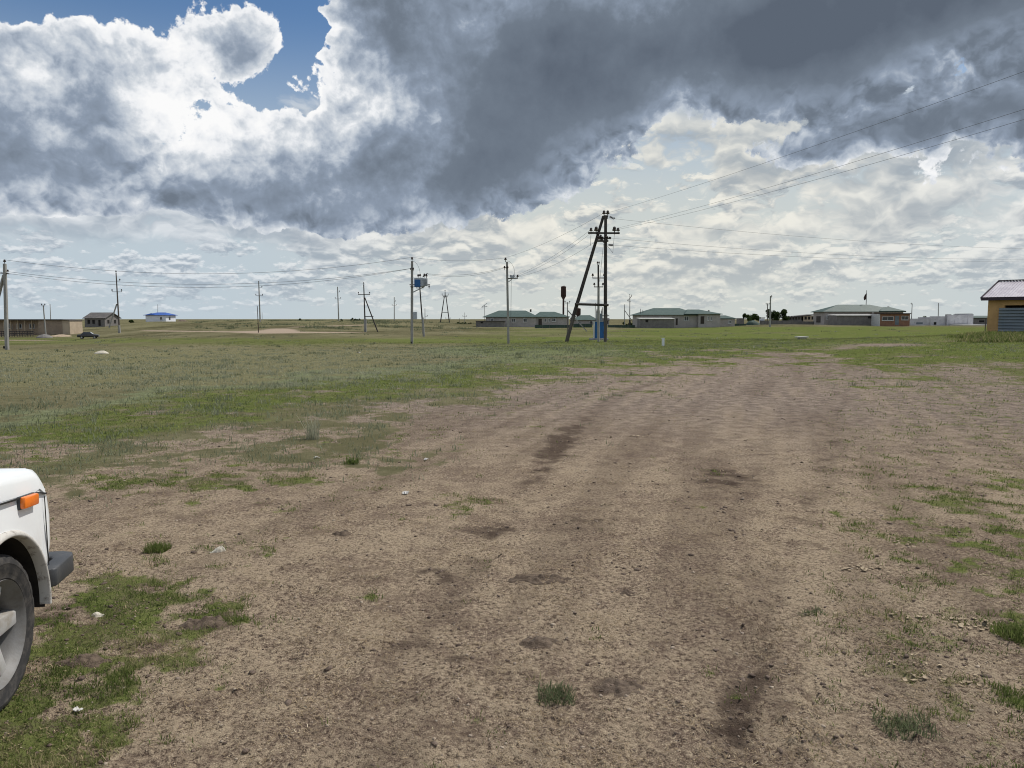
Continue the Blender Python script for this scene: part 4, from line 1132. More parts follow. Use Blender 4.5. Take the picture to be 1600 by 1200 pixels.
def tree(name, label, cat, px, d, py_top, py_base, wpx, group=None, lobes=9, leaves=2600, size=0.22, seed=1, trunk=True):
    """Trunk with limbs, and a crown of leaf clumps in an uneven cloud of lobes."""
    rg = np.random.default_rng(seed)
    p = at(px, 500, d); z0 = gz(p.x, d) - 0.1
    top = at(px, py_top, d).z - z0; wid = wpx * 1.22 * d / F
    t = thing(name, label, cat, (p.x, d, z0), 0, group)
    ch = top * (0.86 if trunk else 1.0)
    c0 = top - ch * 0.5
    cs = []
    for k in range(lobes):
        a = rg.uniform(0, 6.283); rr = math.sqrt(rg.random())
        cs.append((math.cos(a) * rr * wid * 0.32, math.sin(a) * rr * wid * 0.32, c0 + rg.uniform(-0.36, 0.36) * ch, rg.uniform(0.13, 0.20) * min(wid, ch * 1.4)))
    cs.append((0, 0, c0, 0.34 * min(wid, ch)))
    cs = np.array(cs)
    i = rg.integers(0, len(cs), leaves)
    u = rg.normal(0, 1, (leaves, 3)); u /= np.linalg.norm(u, axis=1)[:, None]
    rad = rg.random(leaves) ** 0.4 * 1.08
    P = cs[i, :3] + u * (rad * cs[i, 3])[:, None]
    P[:, 2] = np.clip(P[:, 2], 0.12, top)
    e1 = rg.normal(0, 1, (leaves, 3)); e1 /= np.linalg.norm(e1, axis=1)[:, None]
    e2 = np.cross(e1, rg.normal(0, 1, (leaves, 3))); e2 /= np.linalg.norm(e2, axis=1)[:, None]
    s = size * rg.uniform(0.6, 1.3, leaves)[:, None]
    V = np.stack([P - e1 * s, P - e2 * s * 0.5, P + e1 * s, P + e2 * s * 0.5], 1).reshape(-1, 3)
    np_mesh('crown', V, np.arange(4 * leaves).reshape(-1, 4), 'leaf', {'tint': np.repeat(np.clip(rg.normal(0.5, 0.22, leaves), 0, 1), 4)}, t)
    b = MB()
    if trunk: b.tube((0, 0, -0.1), (0.05, 0, c0), 0.05 * wid * 0.5 + 0.06, 0.06, n=8)
    for k in range(5): b.tube((0.02, 0, c0 * rg.uniform(0.3, 0.8)), tuple(cs[k, :3]), 0.05, 0.02, n=5)
    b.build('trunk', 'bark', t)
    return t
tree('round_tree', 'dense dark round tree, smaller of two, left of the thin poles', 'tree', 1174, 225, 489.5, 504, 31, lobes=12, seed=3)
tree('round_tree', 'dense dark round tree, larger of two, right of the thin poles', 'tree', 1214, 225, 483.5, 505, 37, lobes=14, leaves=3600, seed=4)
for k, (px, w, tp) in enumerate(((1434, 8, 493.5), (1441, 7, 496), (1449, 11, 492))):
    tree('bush', ('pale leafy bush behind the white block walls, leftmost of three', 'small leafy bush behind the white block walls, middle of three', 'tall leafy bush behind the white block walls, rightmost of three')[k],
         'bush', px, 230, tp, 505, w, 'bushes behind the white walls', 6, 700, 0.25, 20 + k, False)
tree('shrub', 'small green shrub left of the blue roofed house', 'shrub', 205.6, 250, 499.0, 505, 8, lobes=6, leaves=600, size=0.2, seed=30, trunk=False)
tree('shrub', 'tiny dark shrub on the hill crest behind the dirt path', 'shrub', 468.5, 226, 497.2, 502, 4.5, lobes=5, leaves=350, size=0.16, seed=31, trunk=False)
tree('shrub', 'low dark shrub on the hill crest left of the braced pole', 'shrub', 555, 226, 497.2, 502, 18, lobes=9, leaves=900, size=0.2, seed=32, trunk=False)
tree('shrub', 'tiny dark shrub at the foot of the pole behind the braced pole', 'shrub', 534, 224, 498.3, 502, 4, lobes=4, leaves=250, size=0.15, seed=33, trunk=False)
tree('shrub', 'dark low shrubs beside the middle house, left end', 'shrub', 984, 215, 503.8, 508, 26, lobes=9, leaves=900, size=0.22, seed=34, trunk=False)
tree('shrub', 'low dark scrub left of the grey hatch shed', 'shrub', 722, 205, 504.2, 511, 46, lobes=14, leaves=1500, size=0.24, seed=35, trunk=False)

# ------------------------------------------------------------------ poles
def insulator(mb, p, s=1.0):
    p = Vector(p)
    mb.tube(p - Vector((0, 0, 0.10 * s)), p + Vector((0, 0, 0.06 * s)), 0.018 * s, n=6)
    return mb
def insulator_part(root, p, s=1.0, mat='insul'):
    prof = [(0.02, -0.12), (0.02, 0.0), (0.075, 0.01), (0.085, 0.05), (0.05, 0.075), (0.065, 0.10), (0.045, 0.15), (0.0, 0.17)]
    return MB().lathe([(r * s, z * s) for r, z in prof], 10, p).build('insulator', mat, root, smooth=True)
def pole_root(label, px, d, name='utility_pole', group='utility poles across the steppe', rz=0.0, cat='utility pole'):
    p = at(px, 500, d)
    return thing(name, label, cat, (p.x, d, gz(p.x, d)), rz, group)
def top_of(root, px, py):
    """Local offset of the point seen at the pixel, in the plane of the pole."""
    v = at(px, py, root.location.y) - root.location
    return Vector((v.x, 0, v.z))
def shaft(root, top, w0, w1, mat, square=True, name='shaft'):
    a, b = Vector((0, 0, -0.5)), Vector(top)
    if not square: return MB().tube(a, b, w0 / 2, w1 / 2, n=10).build(name, mat, root, smooth=True)
    q = (b - a).to_track_quat('Z', 'Y').to_matrix()
    vs = []
    for p, w in ((a, w0), (b, w1)):
        vs += [p + q @ Vector((x * w / 2, y * w / 2, 0)) for x, y in ((-1, -1), (1, -1), (1, 1), (-1, 1))]
    return MB().add(vs, [(3, 2, 1, 0), (4, 5, 6, 7), (0, 1, 5, 4), (1, 2, 6, 5), (2, 3, 7, 6), (3, 0, 4, 7)]).build(name, mat, root, bevel=0.02)
def arm(root, c, half, mat='steel_dark', t=0.09, ang_=0.0, ins=True, s=1.0, up=True):
    c = Vector(c); dx = Vector((math.cos(ang_), math.sin(ang_), 0)) * half
    MB().bar(c - dx, c + dx, t).build('crossarm', mat, root)
    if ins:
        for k in (-1, 1): insulator_part(root, c + dx * k * 0.95 + Vector((0, 0, 0.14 * s)), s)
HUB = {}      # places the wires are tied to

def concrete_left():
    t = pole_root('square concrete pole at the left edge with a strut leaning on it', 8, 75)
    tp = top_of(t, 7.4, 412)
    shaft(t, tp, 0.30, 0.24, 'concrete')
    insulator_part(t, tp + Vector((0, 0, 0.16)), 1.6)
    a = top_of(t, 7.4, 427)
    MB().bar(a + Vector((-0.75, -0.1, 0.05)), a + Vector((0.4, 0.05, -0.05)), 0.09).build('crossarm', 'steel_dark', t)
    for dx in (-0.7, 0.35): insulator_part(t, a + Vector((dx, -0.04, 0.16)), 1.3)
    b = top_of(t, 6.4, 433)
    MB().bar(b + Vector((0, 0, 0.2)), b + Vector((-3.1, 1.5, -6.2)), 0.22).build('strut', 'concrete', t)
    MB().box(top_of(t, 8, 545) + Vector((0, -0.16, 0.15)), (0.16, 0.02, 0.25)).build('base_mark', 'hole', t)
    loc = t.location
    HUB['L'] = [loc + tp + Vector((0.05, 0, 0.38)), loc + a + Vector((0.42, 0.05, 0.15)), loc + a + Vector((-0.4, 0, 0.1))]
concrete_left()

def wood_pole_left():
    t = pole_root('dark wooden pole with a pale side strut beside the grey block house', 186, 150)
    tp = top_of(t, 181.3, 426)
    shaft(t, tp, 0.34, 0.20, 'wood_old', False)
    MB().tube(top_of(t, 185.8, 508), (0.0, 0, -0.4), 0.24, 0.27, n=8).build('stub', 'concrete', t)
    insulator_part(t, tp + Vector((0, 0, 0.15)), 1.8)
    for py, l in ((439, 0.55), (456, 1.0)):
        c = top_of(t, 182.6, py)
        if l < 0.9:
            MB().bar(c, c + Vector((0.6, 0, 0)), 0.08).build('bracket', 'steel_dark', t); insulator_part(t, c + Vector((0.6, 0, 0.16)), 1.8)
        else: arm(t, c, l, s=1.8)
    MB().bar(top_of(t, 182.5, 475), top_of(t, 170.5, 512) + Vector((0, 0.0, 0)), 0.20).build('strut', 'concrete', t)
wood_pole_left()

def small_pole(label, px, d, py_top, px_top=None, w=0.2, mat='wood_old', arms=(), square=False, brackets=(), group='utility poles across the steppe'):
    t = pole_root(label, px, d, group=group)
    tp = top_of(t, px_top if px_top is not None else px, py_top)
    shaft(t, tp, w * 1.25, w * 0.8, mat, square)
    for py, half in arms:
        f = (py - py_top) / max(1e-6, (at(px, py_top, d).z - t.location.z) * F / d)
        c = Vector((tp.x * (1 - f), 0, at(px, py, d).z - t.location.z))
        arm(t, c, half, s=1.6)
    for py, side in brackets:
        f = (py - py_top) / ((at(px, py_top, d).z - t.location.z) * F / d)
        c = Vector((tp.x * (1 - f), 0, at(px, py, d).z - t.location.z))
        MB().bar(c, c + Vector((side, 0, 0.0)), 0.07).build('bracket', 'steel_dark', t)
        insulator_part(t, c + Vector((side, 0, 0.16)), 1.8)
    return t
small_pole('short grey pole standing before the mud plaster barn', 70.5, 158, 477, 67.6, 0.26, 'concrete', arms=((478, 0.35),))
small_pole('thin pole behind the roof of the long barn', 79, 230, 475, 78.2, 0.22, 'concrete')
small_pole('thin mast behind the blue roofed house', 246.5, 285, 475.5, None, 0.16, 'steel_dark')
small_pole('pole with bracket insulators on the crest above the thin post', 406.5, 200, 439, 404.2, 0.32, 'concrete', arms=((462, 0.95),), brackets=((449.5, 0.8),))
small_pole('thin bare post before the hill, left of the dirt path', 403.5, 105, 478, 402, 0.10, 'rust')
small_pole('tiny pole beyond the crest, right of the taller crest pole', 409.5, 330, 488, None, 0.2, 'concrete')
small_pole('pole on the hill crest midway, left of the braced pole', 529.3, 222, 448, 527.4, 0.32, 'concrete', arms=((467, 0.85),), brackets=((456.3, 0.5),))
small_pole('pale pole beyond the crest between braced pole and transformer', 616, 312, 464, None, 0.36, 'concrete', arms=((477.2, 0.9),), brackets=((471, 0.6),))

def braced_pole():
    t = pole_root('dark T shaped pole with long side strut and concrete foot', 570.6, 133)
    tp = top_of(t, 568.3, 444.5)
    shaft(t, tp, 0.28, 0.18, 'tar', False)
    insulator_part(t, tp + Vector((0, 0, 0.15)), 1.5)
    arm(t, top_of(t, 568.8, 460), 1.06, 'tar', 0.12, s=1.5)
    MB().tube(top_of(t, 570.6, 498), Vector((0, 0, -0.4)), 0.24, 0.24, n=8).build('foot', 'concrete', t)
    b = top_of(t, 592.6, 520)
    MB().tube(top_of(t, 570, 465), Vector((b.x, -0.3, b.z - 0.4)), 0.10, 0.12, n=8).build('strut', 'tar', t)
    MB().bar(top_of(t, 569, 494.8), top_of(t, 583.5, 494.2), 0.13).build('tie_beam', 'tar', t)
braced_pole()

def transformer_pole():
    t = pole_root('concrete pole carrying a blue transformer box, nearest such pole', 643, 79)
    tp = top_of(t, 643.9, 408)
    shaft(t, tp, 0.27, 0.23, 'concrete')
    insulator_part(t, tp + Vector((0, 0, 0.16)), 1.7)
    for py, dx in ((421.5, 0.14), (421.5, -0.14)): insulator_part(t, top_of(t, 644, py) + Vector((dx, -0.16 if dx > 0 else 0.1, 0)), 1.4)
    # bracket and box
    a, b = top_of(t, 640, 445.0), top_of(t, 672, 445.0)
    MB().bar(a, b, 0.10).build('platform_beam', 'steel_dark', t)
    MB().bar(top_of(t, 644.4, 457.0), top_of(t, 662, 448.5), 0.10).build('platform_brace', 'galv', t)
    MB().bar(top_of(t, 641, 448.3) + Vector((0, -0.18, 0)), top_of(t, 664, 448.3) + Vector((0, -0.18, 0)), 0.07).build('platform_beam', 'steel_dark', t)
    c0, c1 = top_of(t, 648.3, 448), top_of(t, 660, 434.4)
    body = MB().box(((c0.x + c1.x) / 2 + 0.09, 0, (c0.z + c1.z) / 2), (c1.x - c0.x + 0.2, 0.85, c1.z - c0.z)).build('transformer_tank', 'greyblue', t, bevel=0.02)
    MB().box(((c0.x + top_of(t, 657.6, 440).x) / 2, -0.44, (c0.z + c1.z) / 2 - 0.10), (top_of(t, 657.6, 440).x - c0.x, 0.06, (c1.z - c0.z) * 0.82)).build('tank_front', 'blue', body)
    fin = MB()
    for k in range(5): fin.box((c1.x + 0.06 + k * 0.11, 0, (c0.z + c1.z) / 2 + 0.02), (0.05, 0.95, (c1.z - c0.z) * 0.86))
    fin.build('cooling_fin', 'greyblue', body); body.children[-1]['kind'] = 'stuff'
    for px, py in ((653.4, 432), (656.4, 431.5), (663, 431), (666.5, 432)): insulator_part(t, top_of(t, px, py), 1.5)
    MB().bar(top_of(t, 660.5, 433), top_of(t, 668, 427), 0.09).build('cable_arm', 'steel_dark', t)
    insulator_part(t, top_of(t, 670.5, 449), 1.2)
    x0, x1 = top_of(t, 645.4, 499), top_of(t, 651.6, 487.3)
    MB().box(((x0.x + x1.x) / 2, 0, (x0.z + x1.z) / 2), (x1.x - x0.x, 0.35, x1.z - x0.z)).build('meter_box', 'greyblue', t, bevel=0.015)
    MB().box(top_of(t, 642.8, 535) + Vector((0, -0.15, 0.0)), (0.13, 0.02, 0.16)).build('base_mark', 'hole', t)
    # jumper cable looping from the pole head to the tank
    pts = [top_of(t, 645 + 11.5 * math.sin(k / 10 * 1.62), 408 + 23.5 * (k / 10) ** 1.6) for k in range(11)]
    j = MB()
    for p, q in zip(pts[:-1], pts[1:]): j.tube(p, q, 0.016, n=5)
    j.build('jumper_cable', 'wire', t)
    loc = t.location
    HUB['T'] = [loc + tp + Vector((0, 0, 0.4)), loc + top_of(t, 642.6, 421.5) + Vector((0, 0.1, 0.15)), loc + top_of(t, 645.5, 421.5) + Vector((0, -0.16, 0.15))]
    HUB['T2'] = [loc + tp + Vector((0, 0, 0.4)), loc + top_of(t, 667.5, 427.5), loc + top_of(t, 668.5, 429)]
transformer_pole()

def leaning_wood():
    t = pole_root('leaning dark wooden pole with concrete foot right of the blue transformer', 661.8, 100)
    shaft(t, top_of(t, 655.8, 447), 0.22, 0.16, 'tar', False)
    f = top_of(t, 660.3, 496)
    MB().bar(Vector((f.x, 0, f.z)), (0.05, 0, -0.3), 0.26).build('foot', 'concrete', t)
    arm(t, top_of(t, 655.9, 450), 0.5, s=1.3)
leaning_wood()
small_pole('tiny crooked pole right of the leaning wooden pole', 664, 255, 481.5, None, 0.22, 'wood_old', brackets=((494.5, 0.8),))

def lattice_aframe():
    t = pole_root('A shaped double legged pole on the crest between the two concrete poles', 695.3, 236)
    ap = top_of(t, 695.6, 463)
    for px in (688, 702.3):
        b = top_of(t, px, 504)
        MB().tube(ap + Vector((0.25 if px > 695 else -0.25, 0, 0)), (b.x, 0.4 if px > 695 else -0.4, b.z - 0.4), 0.13, 0.18, n=8).build('leg', 'tar', t)
    MB().tube(ap, top_of(t, 695.4, 455.5), 0.16, 0.1, n=8).build('head', 'tar', t)
    insulator_part(t, top_of(t, 695.4, 454.5), 2.0)
    arm(t, top_of(t, 695.6, 461.5), 1.0, s=1.9)
    MB().bar(top_of(t, 692, 463.8), top_of(t, 699.3, 463.8), 0.28).build('cap_beam', 'tar', t)
    MB().bar(top_of(t, 690.5, 488), top_of(t, 699.7, 488.2), 0.16).build('tie_beam', 'tar', t)
    arm(t, top_of(t, 700, 498.4), 0.75, s=1.5)
lattice_aframe()
small_pole('tiny T pole far beyond the scrub, right of the A shaped pole', 726.2, 290, 488.3, None, 0.2, 'concrete', arms=((494.8, 0.8),))
small_pole('tiny bare stake left of the far T pole', 717.6, 270, 497, None, 0.16, 'wood_old')
def aerial():
    t = pole_root('forked television aerial mast at the left end of the long house', 757.6, 186, 'aerial_mast', 'aerial masts', cat='aerial')
    MB().tube((0, 0, -0.3), top_of(t, 757.2, 476), 0.08, 0.05, n=6).build('mast', 'steel_dark', t)
    for (a, b, c, e) in ((752.3, 480.2, 761.5, 478.8), (753.2, 479.6, 761, 473.6)):
        MB().bar(top_of(t, a, b), top_of(t, c, e), 0.08).build('boom', 'steel_dark', t)
    p = top_of(t, 757.2, 479.4)
    for k in range(5): MB().bar(p + Vector((-0.5 + 0.25 * k, -0.35, 0.03 * k)), p + Vector((-0.5 + 0.25 * k, 0.35, 0.03 * k)), 0.05).build('element', 'steel_dark', t)
aerial()

def concrete_middle():
    t = pole_root('concrete pole with drop cables before the long plastered house', 794.6, 79)
    tp = top_of(t, 792.1, 409)
    shaft(t, tp, 0.25, 0.22, 'concrete')
    insulator_part(t, tp + Vector((-0.15, 0, 0.17)), 1.7)
    for dx in (-0.2, 0.12): insulator_part(t, top_of(t, 791.3, 419) + Vector((dx, -0.1, 0.0)), 1.4)
    MB().bar(top_of(t, 790, 418.8) , top_of(t, 793, 418.8), 0.10).build('bracket', 'steel_dark', t)
    a, b = top_of(t, 794, 435.2), top_of(t, 808.6, 434.6)
    MB().bar(a, b, 0.11).build('switch_arm', 'steel_dark', t)
    MB().bar(top_of(t, 794.5, 440.6), top_of(t, 800, 436), 0.08).build('arm_brace', 'galv', t)
    c = top_of(t, 800.4, 432.6)
    MB().box(c, (0.42, 0.3, 0.30)).build('switch_box', 'greyblue', t, bevel=0.015)
    for px in (798.2, 802.5, 808.8): insulator_part(t, top_of(t, px, 432.8), 1.5)
    MB().tube(top_of(t, 798.8, 437), top_of(t, 798.2, 503), 0.022, n=6).build('drop_cable', 'wire', t)
    pts = [top_of(t, 793 + 11 * math.sin(min(1, k / 9) * 1.9), 407.5 + 25 * (k / 9) ** 1.5) for k in range(10)]
    j = MB()
    for p, q in zip(pts[:-1], pts[1:]): j.tube(p, q, 0.014, n=5)
    j.build('jumper_cable', 'wire', t)
    loc = t.location
    HUB['M'] = [loc + tp + Vector((-0.15, 0, 0.42)), loc + top_of(t, 789.8, 418.5) + Vector((0, -0.1, 0.1)), loc + top_of(t, 792, 418.5) + Vector((0.05, -0.1, 0.1))]
    HUB['M2'] = [loc + tp + Vector((-0.15, 0, 0.42)), loc + top_of(t, 803, 431.5), loc + top_of(t, 808.8, 431.5), loc + top_of(t, 806, 433)]
concrete_middle()

def big_aframe():
    t = pole_root('tall dark wooden A frame pole with one leg leaning far left', 945.3, 58, 'aframe_pole')
    tp = top_of(t, 946.3, 336.5)
    f = top_of(t, 946, 500)
    MB().tube(Vector((f.x, 0, f.z - 0.5)), tp, 0.145, 0.115, n=12).build('upright', 'tar', t, smooth=True)
    MB().tube((0, -0.24, -0.4), (f.x, -0.24, f.z + 0.45), 0.13, 0.13, n=10).build('foot', 'wood_old', t, smooth=True)
    # leaning leg on its own foot
    a, b = top_of(t, 943.6, 337), top_of(t, 893.5, 503)
    a.y = 0.28; b.y = 0.1
    MB().tube(b, a, 0.15, 0.11, n=12).build('leaning_leg', 'tar', t, smooth=True)
    p = top_of(t, 884, 533); g = at(884, 534, 58)
    zg = gz(g.x, 58) - t.location.z
    ft = MB(); ft.tube((p.x, 0.1, zg - 0.4), (p.x + 0.25, 0.0, zg + 0.75), 0.15, 0.15, n=10); ft.tube((p.x + 0.25, 0, zg + 0.70), b + Vector((0.16, -0.16, 0.45)), 0.145, 0.14, n=10)
    ft.build('foot', 'wood_old', t, smooth=True)
    w = MB()
    for k in (0.2, 0.5):
        q = b + (a - b).normalized() * k; w.tube(q - Vector((0.02, 0, 0.04)), q + Vector((0.02, 0, 0.04)), 0.20, n=10)
    for k in (0.05, 0.3): w.tube((f.x, -0.1, f.z + k), (f.x, -0.1, f.z + k + 0.06), 0.28, n=10)
    w.build('binding_wire', 'steel_dark', t)
    MB().tube(top_of(t, 898, 475.2) + Vector((0, -0.16, 0)), top_of(t, 950.4, 476.8) + Vector((0, -0.16, 0)), 0.10, n=10).build('tie_beam', 'tar', t, smooth=True)
    # head, cross arm, switch gear
    MB().bar(top_of(t, 942, 339.5), top_of(t, 949.5, 339.5), 0.17, 0.22).build('head_block', 'tar', t)
    for px in (943.8, 949.6): insulator_part(t, top_of(t, px, 334.6) + Vector((0, 0, 0)), 1.75)
    MB().bar(top_of(t, 919, 364), top_of(t, 968.2, 364.4), 0.15, 0.13).build('crossarm', 'tar', t)
    for px in (923.5, 931.5, 960, 965.8): insulator_part(t, top_of(t, px, 361.0), 1.6 if px not in (931.5, 960) else 2.1)
    MB().bar(top_of(t, 931, 377) + Vector((0, -0.2, 0)), top_of(t, 950, 377) + Vector((0, -0.2, 0)), 0.13).build('lower_beam', 'tar', t)
    MB().bar(top_of(t, 933, 372.6) + Vector((0, 0.2, 0)), top_of(t, 950, 372.2) + Vector((0, 0.2, 0)), 0.13).build('lower_beam', 'tar', t)
    for k, px in enumerate((935.5, 938.5, 942, 946, 948.8)): insulator_part(t, top_of(t, px, 371.5 if k % 2 else 374) + Vector((0, -0.2 + 0.2 * (k % 3), 0)), 1.5)
    MB().bar(top_of(t, 934, 369), top_of(t, 945, 381) + Vector((0, -0.25, 0)), 0.09).build('switch_blade', 'steel_dark', t)
    # strain insulator strings on the right
    for (x0, y0, x1, y1) in ((951.5, 338.5, 961.5, 342), (950, 382.5, 958.5, 383.2), (951, 371.5, 955, 372.2)):
        a, b = top_of(t, x0, y0), top_of(t, x1, y1)
        s = MB().tube(a, b, 0.02, n=6)
        for k in range(4):
            q = a.lerp(b, 0.2 + 0.2 * k); e = (b - a).normalized() * 0.03
            s.tube(q - e, q + e, 0.10, 0.07, n=10)
        s.build('strain_insulator', 'insul', t)
    for pts in (((923.5, 365), (923, 372), (922.8, 384)), ((943, 381), (941, 400), (937, 440)), ((948, 383), (957.5, 395), (960, 366))):
        j = MB()
        for p, q in zip(pts[:-1], pts[1:]): j.tube(top_of(t, *p), top_of(t, *q), 0.013, n=5)
        j.build('jumper_cable', 'wire', t)
    loc = t.location
    HUB['A_left'] = [loc + top_of(t, 942.5, 333.5), loc + top_of(t, 923.5, 358.5), loc + top_of(t, 931.5, 358), loc + top_of(t, 932, 376.5) + Vector((0, -0.2, 0))]
    HUB['A_near'] = [loc + top_of(t, 949.6, 332.5), loc + top_of(t, 960, 357.5), loc + top_of(t, 965.8, 358.5)]
    HUB['A_far'] = [loc + top_of(t, 961.5, 342), loc + top_of(t, 955, 372.2), loc + top_of(t, 958.5, 383.2)]
big_aframe()

def kiosk_pole():
    t = pole_root('pale concrete pole with two small crossarms before the blue kiosk', 935.4, 75)
    tp = top_of(t, 934.8, 413.5)
    f = top_of(t, 935.2, 449)
    MB().tube((0, 0, -0.5), f, 0.13, 0.115, n=10).build('shaft', 'concrete', t, smooth=True)
    MB().tube(f + Vector((0, 0, -0.6)), tp, 0.105, 0.085, n=10).build('upper_shaft', 'tar', t, smooth=True)
    for dx in (-0.08, 0.08): insulator_part(t, tp + Vector((dx, 0, 0.12)), 1.2)
    arm(t, top_of(t, 935, 434.4), 0.60, s=1.5); arm(t, top_of(t, 935.3, 448.3), 0.46, s=1.4)
kiosk_pole()

def kiosk():
    d = 82.0
    p = at(935.3, 500, d); z0 = gz(p.x, d)
    t = thing('transformer_kiosk', 'blue steel transformer kiosk on a concrete base under the A frame pole', 'transformer', (p.x, d, z0 - 0.05))
    z = lambda py: at(935, py, d).z - z0 + 0.05
    x = lambda px: at(px, 500, d).x - p.x
    MB().box((x(936), 0.2, z(530.2) - 0.25), (x(950) - x(922.5), 1.9, 0.75)).build('base', 'concrete', t, bevel=0.03)
    zb = z(529)
    MB().box((x(936.2), 0.2, (zb + z(502.5)) / 2), (x(944.2) - x(928.6), 1.2, z(502.5) - zb)).build('cabinet', 'blue', t, bevel=0.02)
    MB().box((x(936.2), -0.42, (zb + z(503.5)) / 2), (x(943.2) - x(929.6), 0.03, z(503.5) - zb - 0.12)).build('door', 'blue', t, bevel=0.005)
    MB().box((x(942), -0.45, (zb + z(510)) / 2), (0.04, 0.05, 0.22)).build('handle', 'steel_dark', t)
    MB().box((x(927.9), -0.25, (zb + z(501.5)) / 2), (0.11, 0.4, z(501.5) - zb)).build('side_panel', 'trim', t)
    MB().box((x(936.2), 0.2, z(501.8)), (x(945.4) - x(927.2), 1.4, 0.07)).build('cabinet_roof', 'greyblue', t)
    MB().box((x(936.6), 0.2, (z(501.5) + z(489.8)) / 2), (x(940.8) - x(931.8), 0.6, z(489.8) - z(501.5))).build('upper_box', 'slat', t, bevel=0.02)
    for px in (932.6, 936.6, 940.4): MB().lathe([(0.03, 0), (0.09, 0.02), (0.05, 0.1), (0.09, 0.14), (0.05, 0.22), (0.08, 0.26), (0.03, 0.36), (0.03, 0.5)], 10, (x(px), 0.1, z(489.8))).build('bushing', 'insul', t, smooth=True)
    for px in (930.6, 941.8): MB().tube((x(px), 0.4, z(501.5)), (x(px), 0.4, z(473 if px < 935 else 480)), 0.03, n=6).build('rod', 'steel_dark', t)
kiosk()

def pale_strut():
    t = pole_root('slim pole with a pale slanting strut behind the leaning leg', 887.5, 120)
    shaft(t, top_of(t, 886.5, 472), 0.16, 0.12, 'wood_old', False)
    MB().bar(top_of(t, 887, 485), top_of(t, 917, 515) + Vector((0, -0.3, -0.3)), 0.17).build('strut', 'concrete', t)
    arm(t, top_of(t, 886.6, 473.5), 0.4, s=1.2)
pale_strut()

def water_tower(label, px, d, py_top, py_neck, py_tank, wpx, wneck):
    p = at(px, 500, d); z0 = gz(p.x, d)
    t = thing('water_tower', label, 'water tower', (p.x, d, z0), 0, 'rusty water towers behind the houses')
    z = lambda py: at(px, py, d).z - z0
    r, rn = wpx * d / F / 2, wneck * d / F / 2
    MB().tube((0, 0, -0.5), (0, 0, z(py_neck)), rn, rn, n=16).build('column', 'rust', t, smooth=True)
    MB().lathe([(rn, z(py_neck) - 0.1), (rn, z(py_neck)), (r, z(py_tank)), (r, z(py_top + 0.6)), (r * 1.04, z(py_top + 0.6)), (r * 1.04, z(py_top + 0.2)), (r * 0.3, z(py_top) + 0.25), (0, z(py_top) + 0.28)], 20).build('tank', 'rust', t, smooth=True)
    MB().tube((r * 0.2, 0, z(py_top)), (r * 0.2, 0, z(py_top) + 0.7), 0.12, n=8).build('vent', 'rust', t)
    lad = MB()
    for s in (-0.22, 0.22): lad.bar((s, -r - 0.25, z(py_tank)), (s, -r - 0.25, z(py_top)), 0.05)
    for k in range(10): lad.bar((-0.22, -r - 0.25, z(py_tank) + (z(py_top) - z(py_tank)) * k / 10), (0.22, -r - 0.25, z(py_tank) + (z(py_top) - z(py_tank)) * k / 10), 0.04)
    lad.build('ladder', 'rust', t)
water_tower('tall rusty water tower with slim column rising behind the long house', 880.2, 400, 447.6, 467.5, 463, 8.2, 2.9)
water_tower('squat rusty water tower half hidden behind the leaning leg', 903.4, 420, 482, 493.2, 491.3, 7.8, 5.5)

def v_pole():
    t = pole_root('tall pole with a V shaped head left of the middle house', 984, 205)
    MB().tube((0, 0, -0.4), top_of(t, 984.2, 462), 0.15, 0.09, n=8).build('shaft', 'concrete', t, smooth=True)
    for a, b in (((980.5, 470.5), (987, 462.6)), ((980.5, 470.3), (985.8, 470.8))): MB().bar(top_of(t, *a), top_of(t, *b), 0.12).build('crossarm', 'steel_dark', t)
    for px, py in ((987, 461.8), (981, 469.5), (984, 461.0)): insulator_part(t, top_of(t, px, py), 1.6)
    MB().box(top_of(t, 984, 503.8), (0.42, 0.42, 1.4)).build('foot', 'tar', t)
v_pole()
def strut_pole():
    t = pole_root('shorter pole with slanting strut left of the V headed pole', 975.8, 205)
    shaft(t, top_of(t, 975.8, 478), 0.2, 0.16, 'concrete')
    MB().bar(top_of(t, 976, 485), top_of(t, 989, 503), 0.15).build('strut', 'wood_old', t)
    insulator_part(t, top_of(t, 975.8, 477.2), 1.6)
strut_pole()
small_pole('tall thick pole between the two round trees', 1203.4, 170, 462.4, 1204, 0.34, 'concrete', brackets=((464.5, 0.25),))
small_pole('thinner pole just left of the tall pole between the trees', 1199, 190, 474, 1199.4, 0.24, 'wood_old', arms=((476.5, 0.4),))
small_pole('slim leaning pole right of the brick shop', 1424, 215, 474.2, 1425.4, 0.22, 'concrete', brackets=((475.5, -0.3),))
small_pole('slim upright pole behind the white block walls', 1466.3, 225, 473.4, None, 0.24, 'concrete')

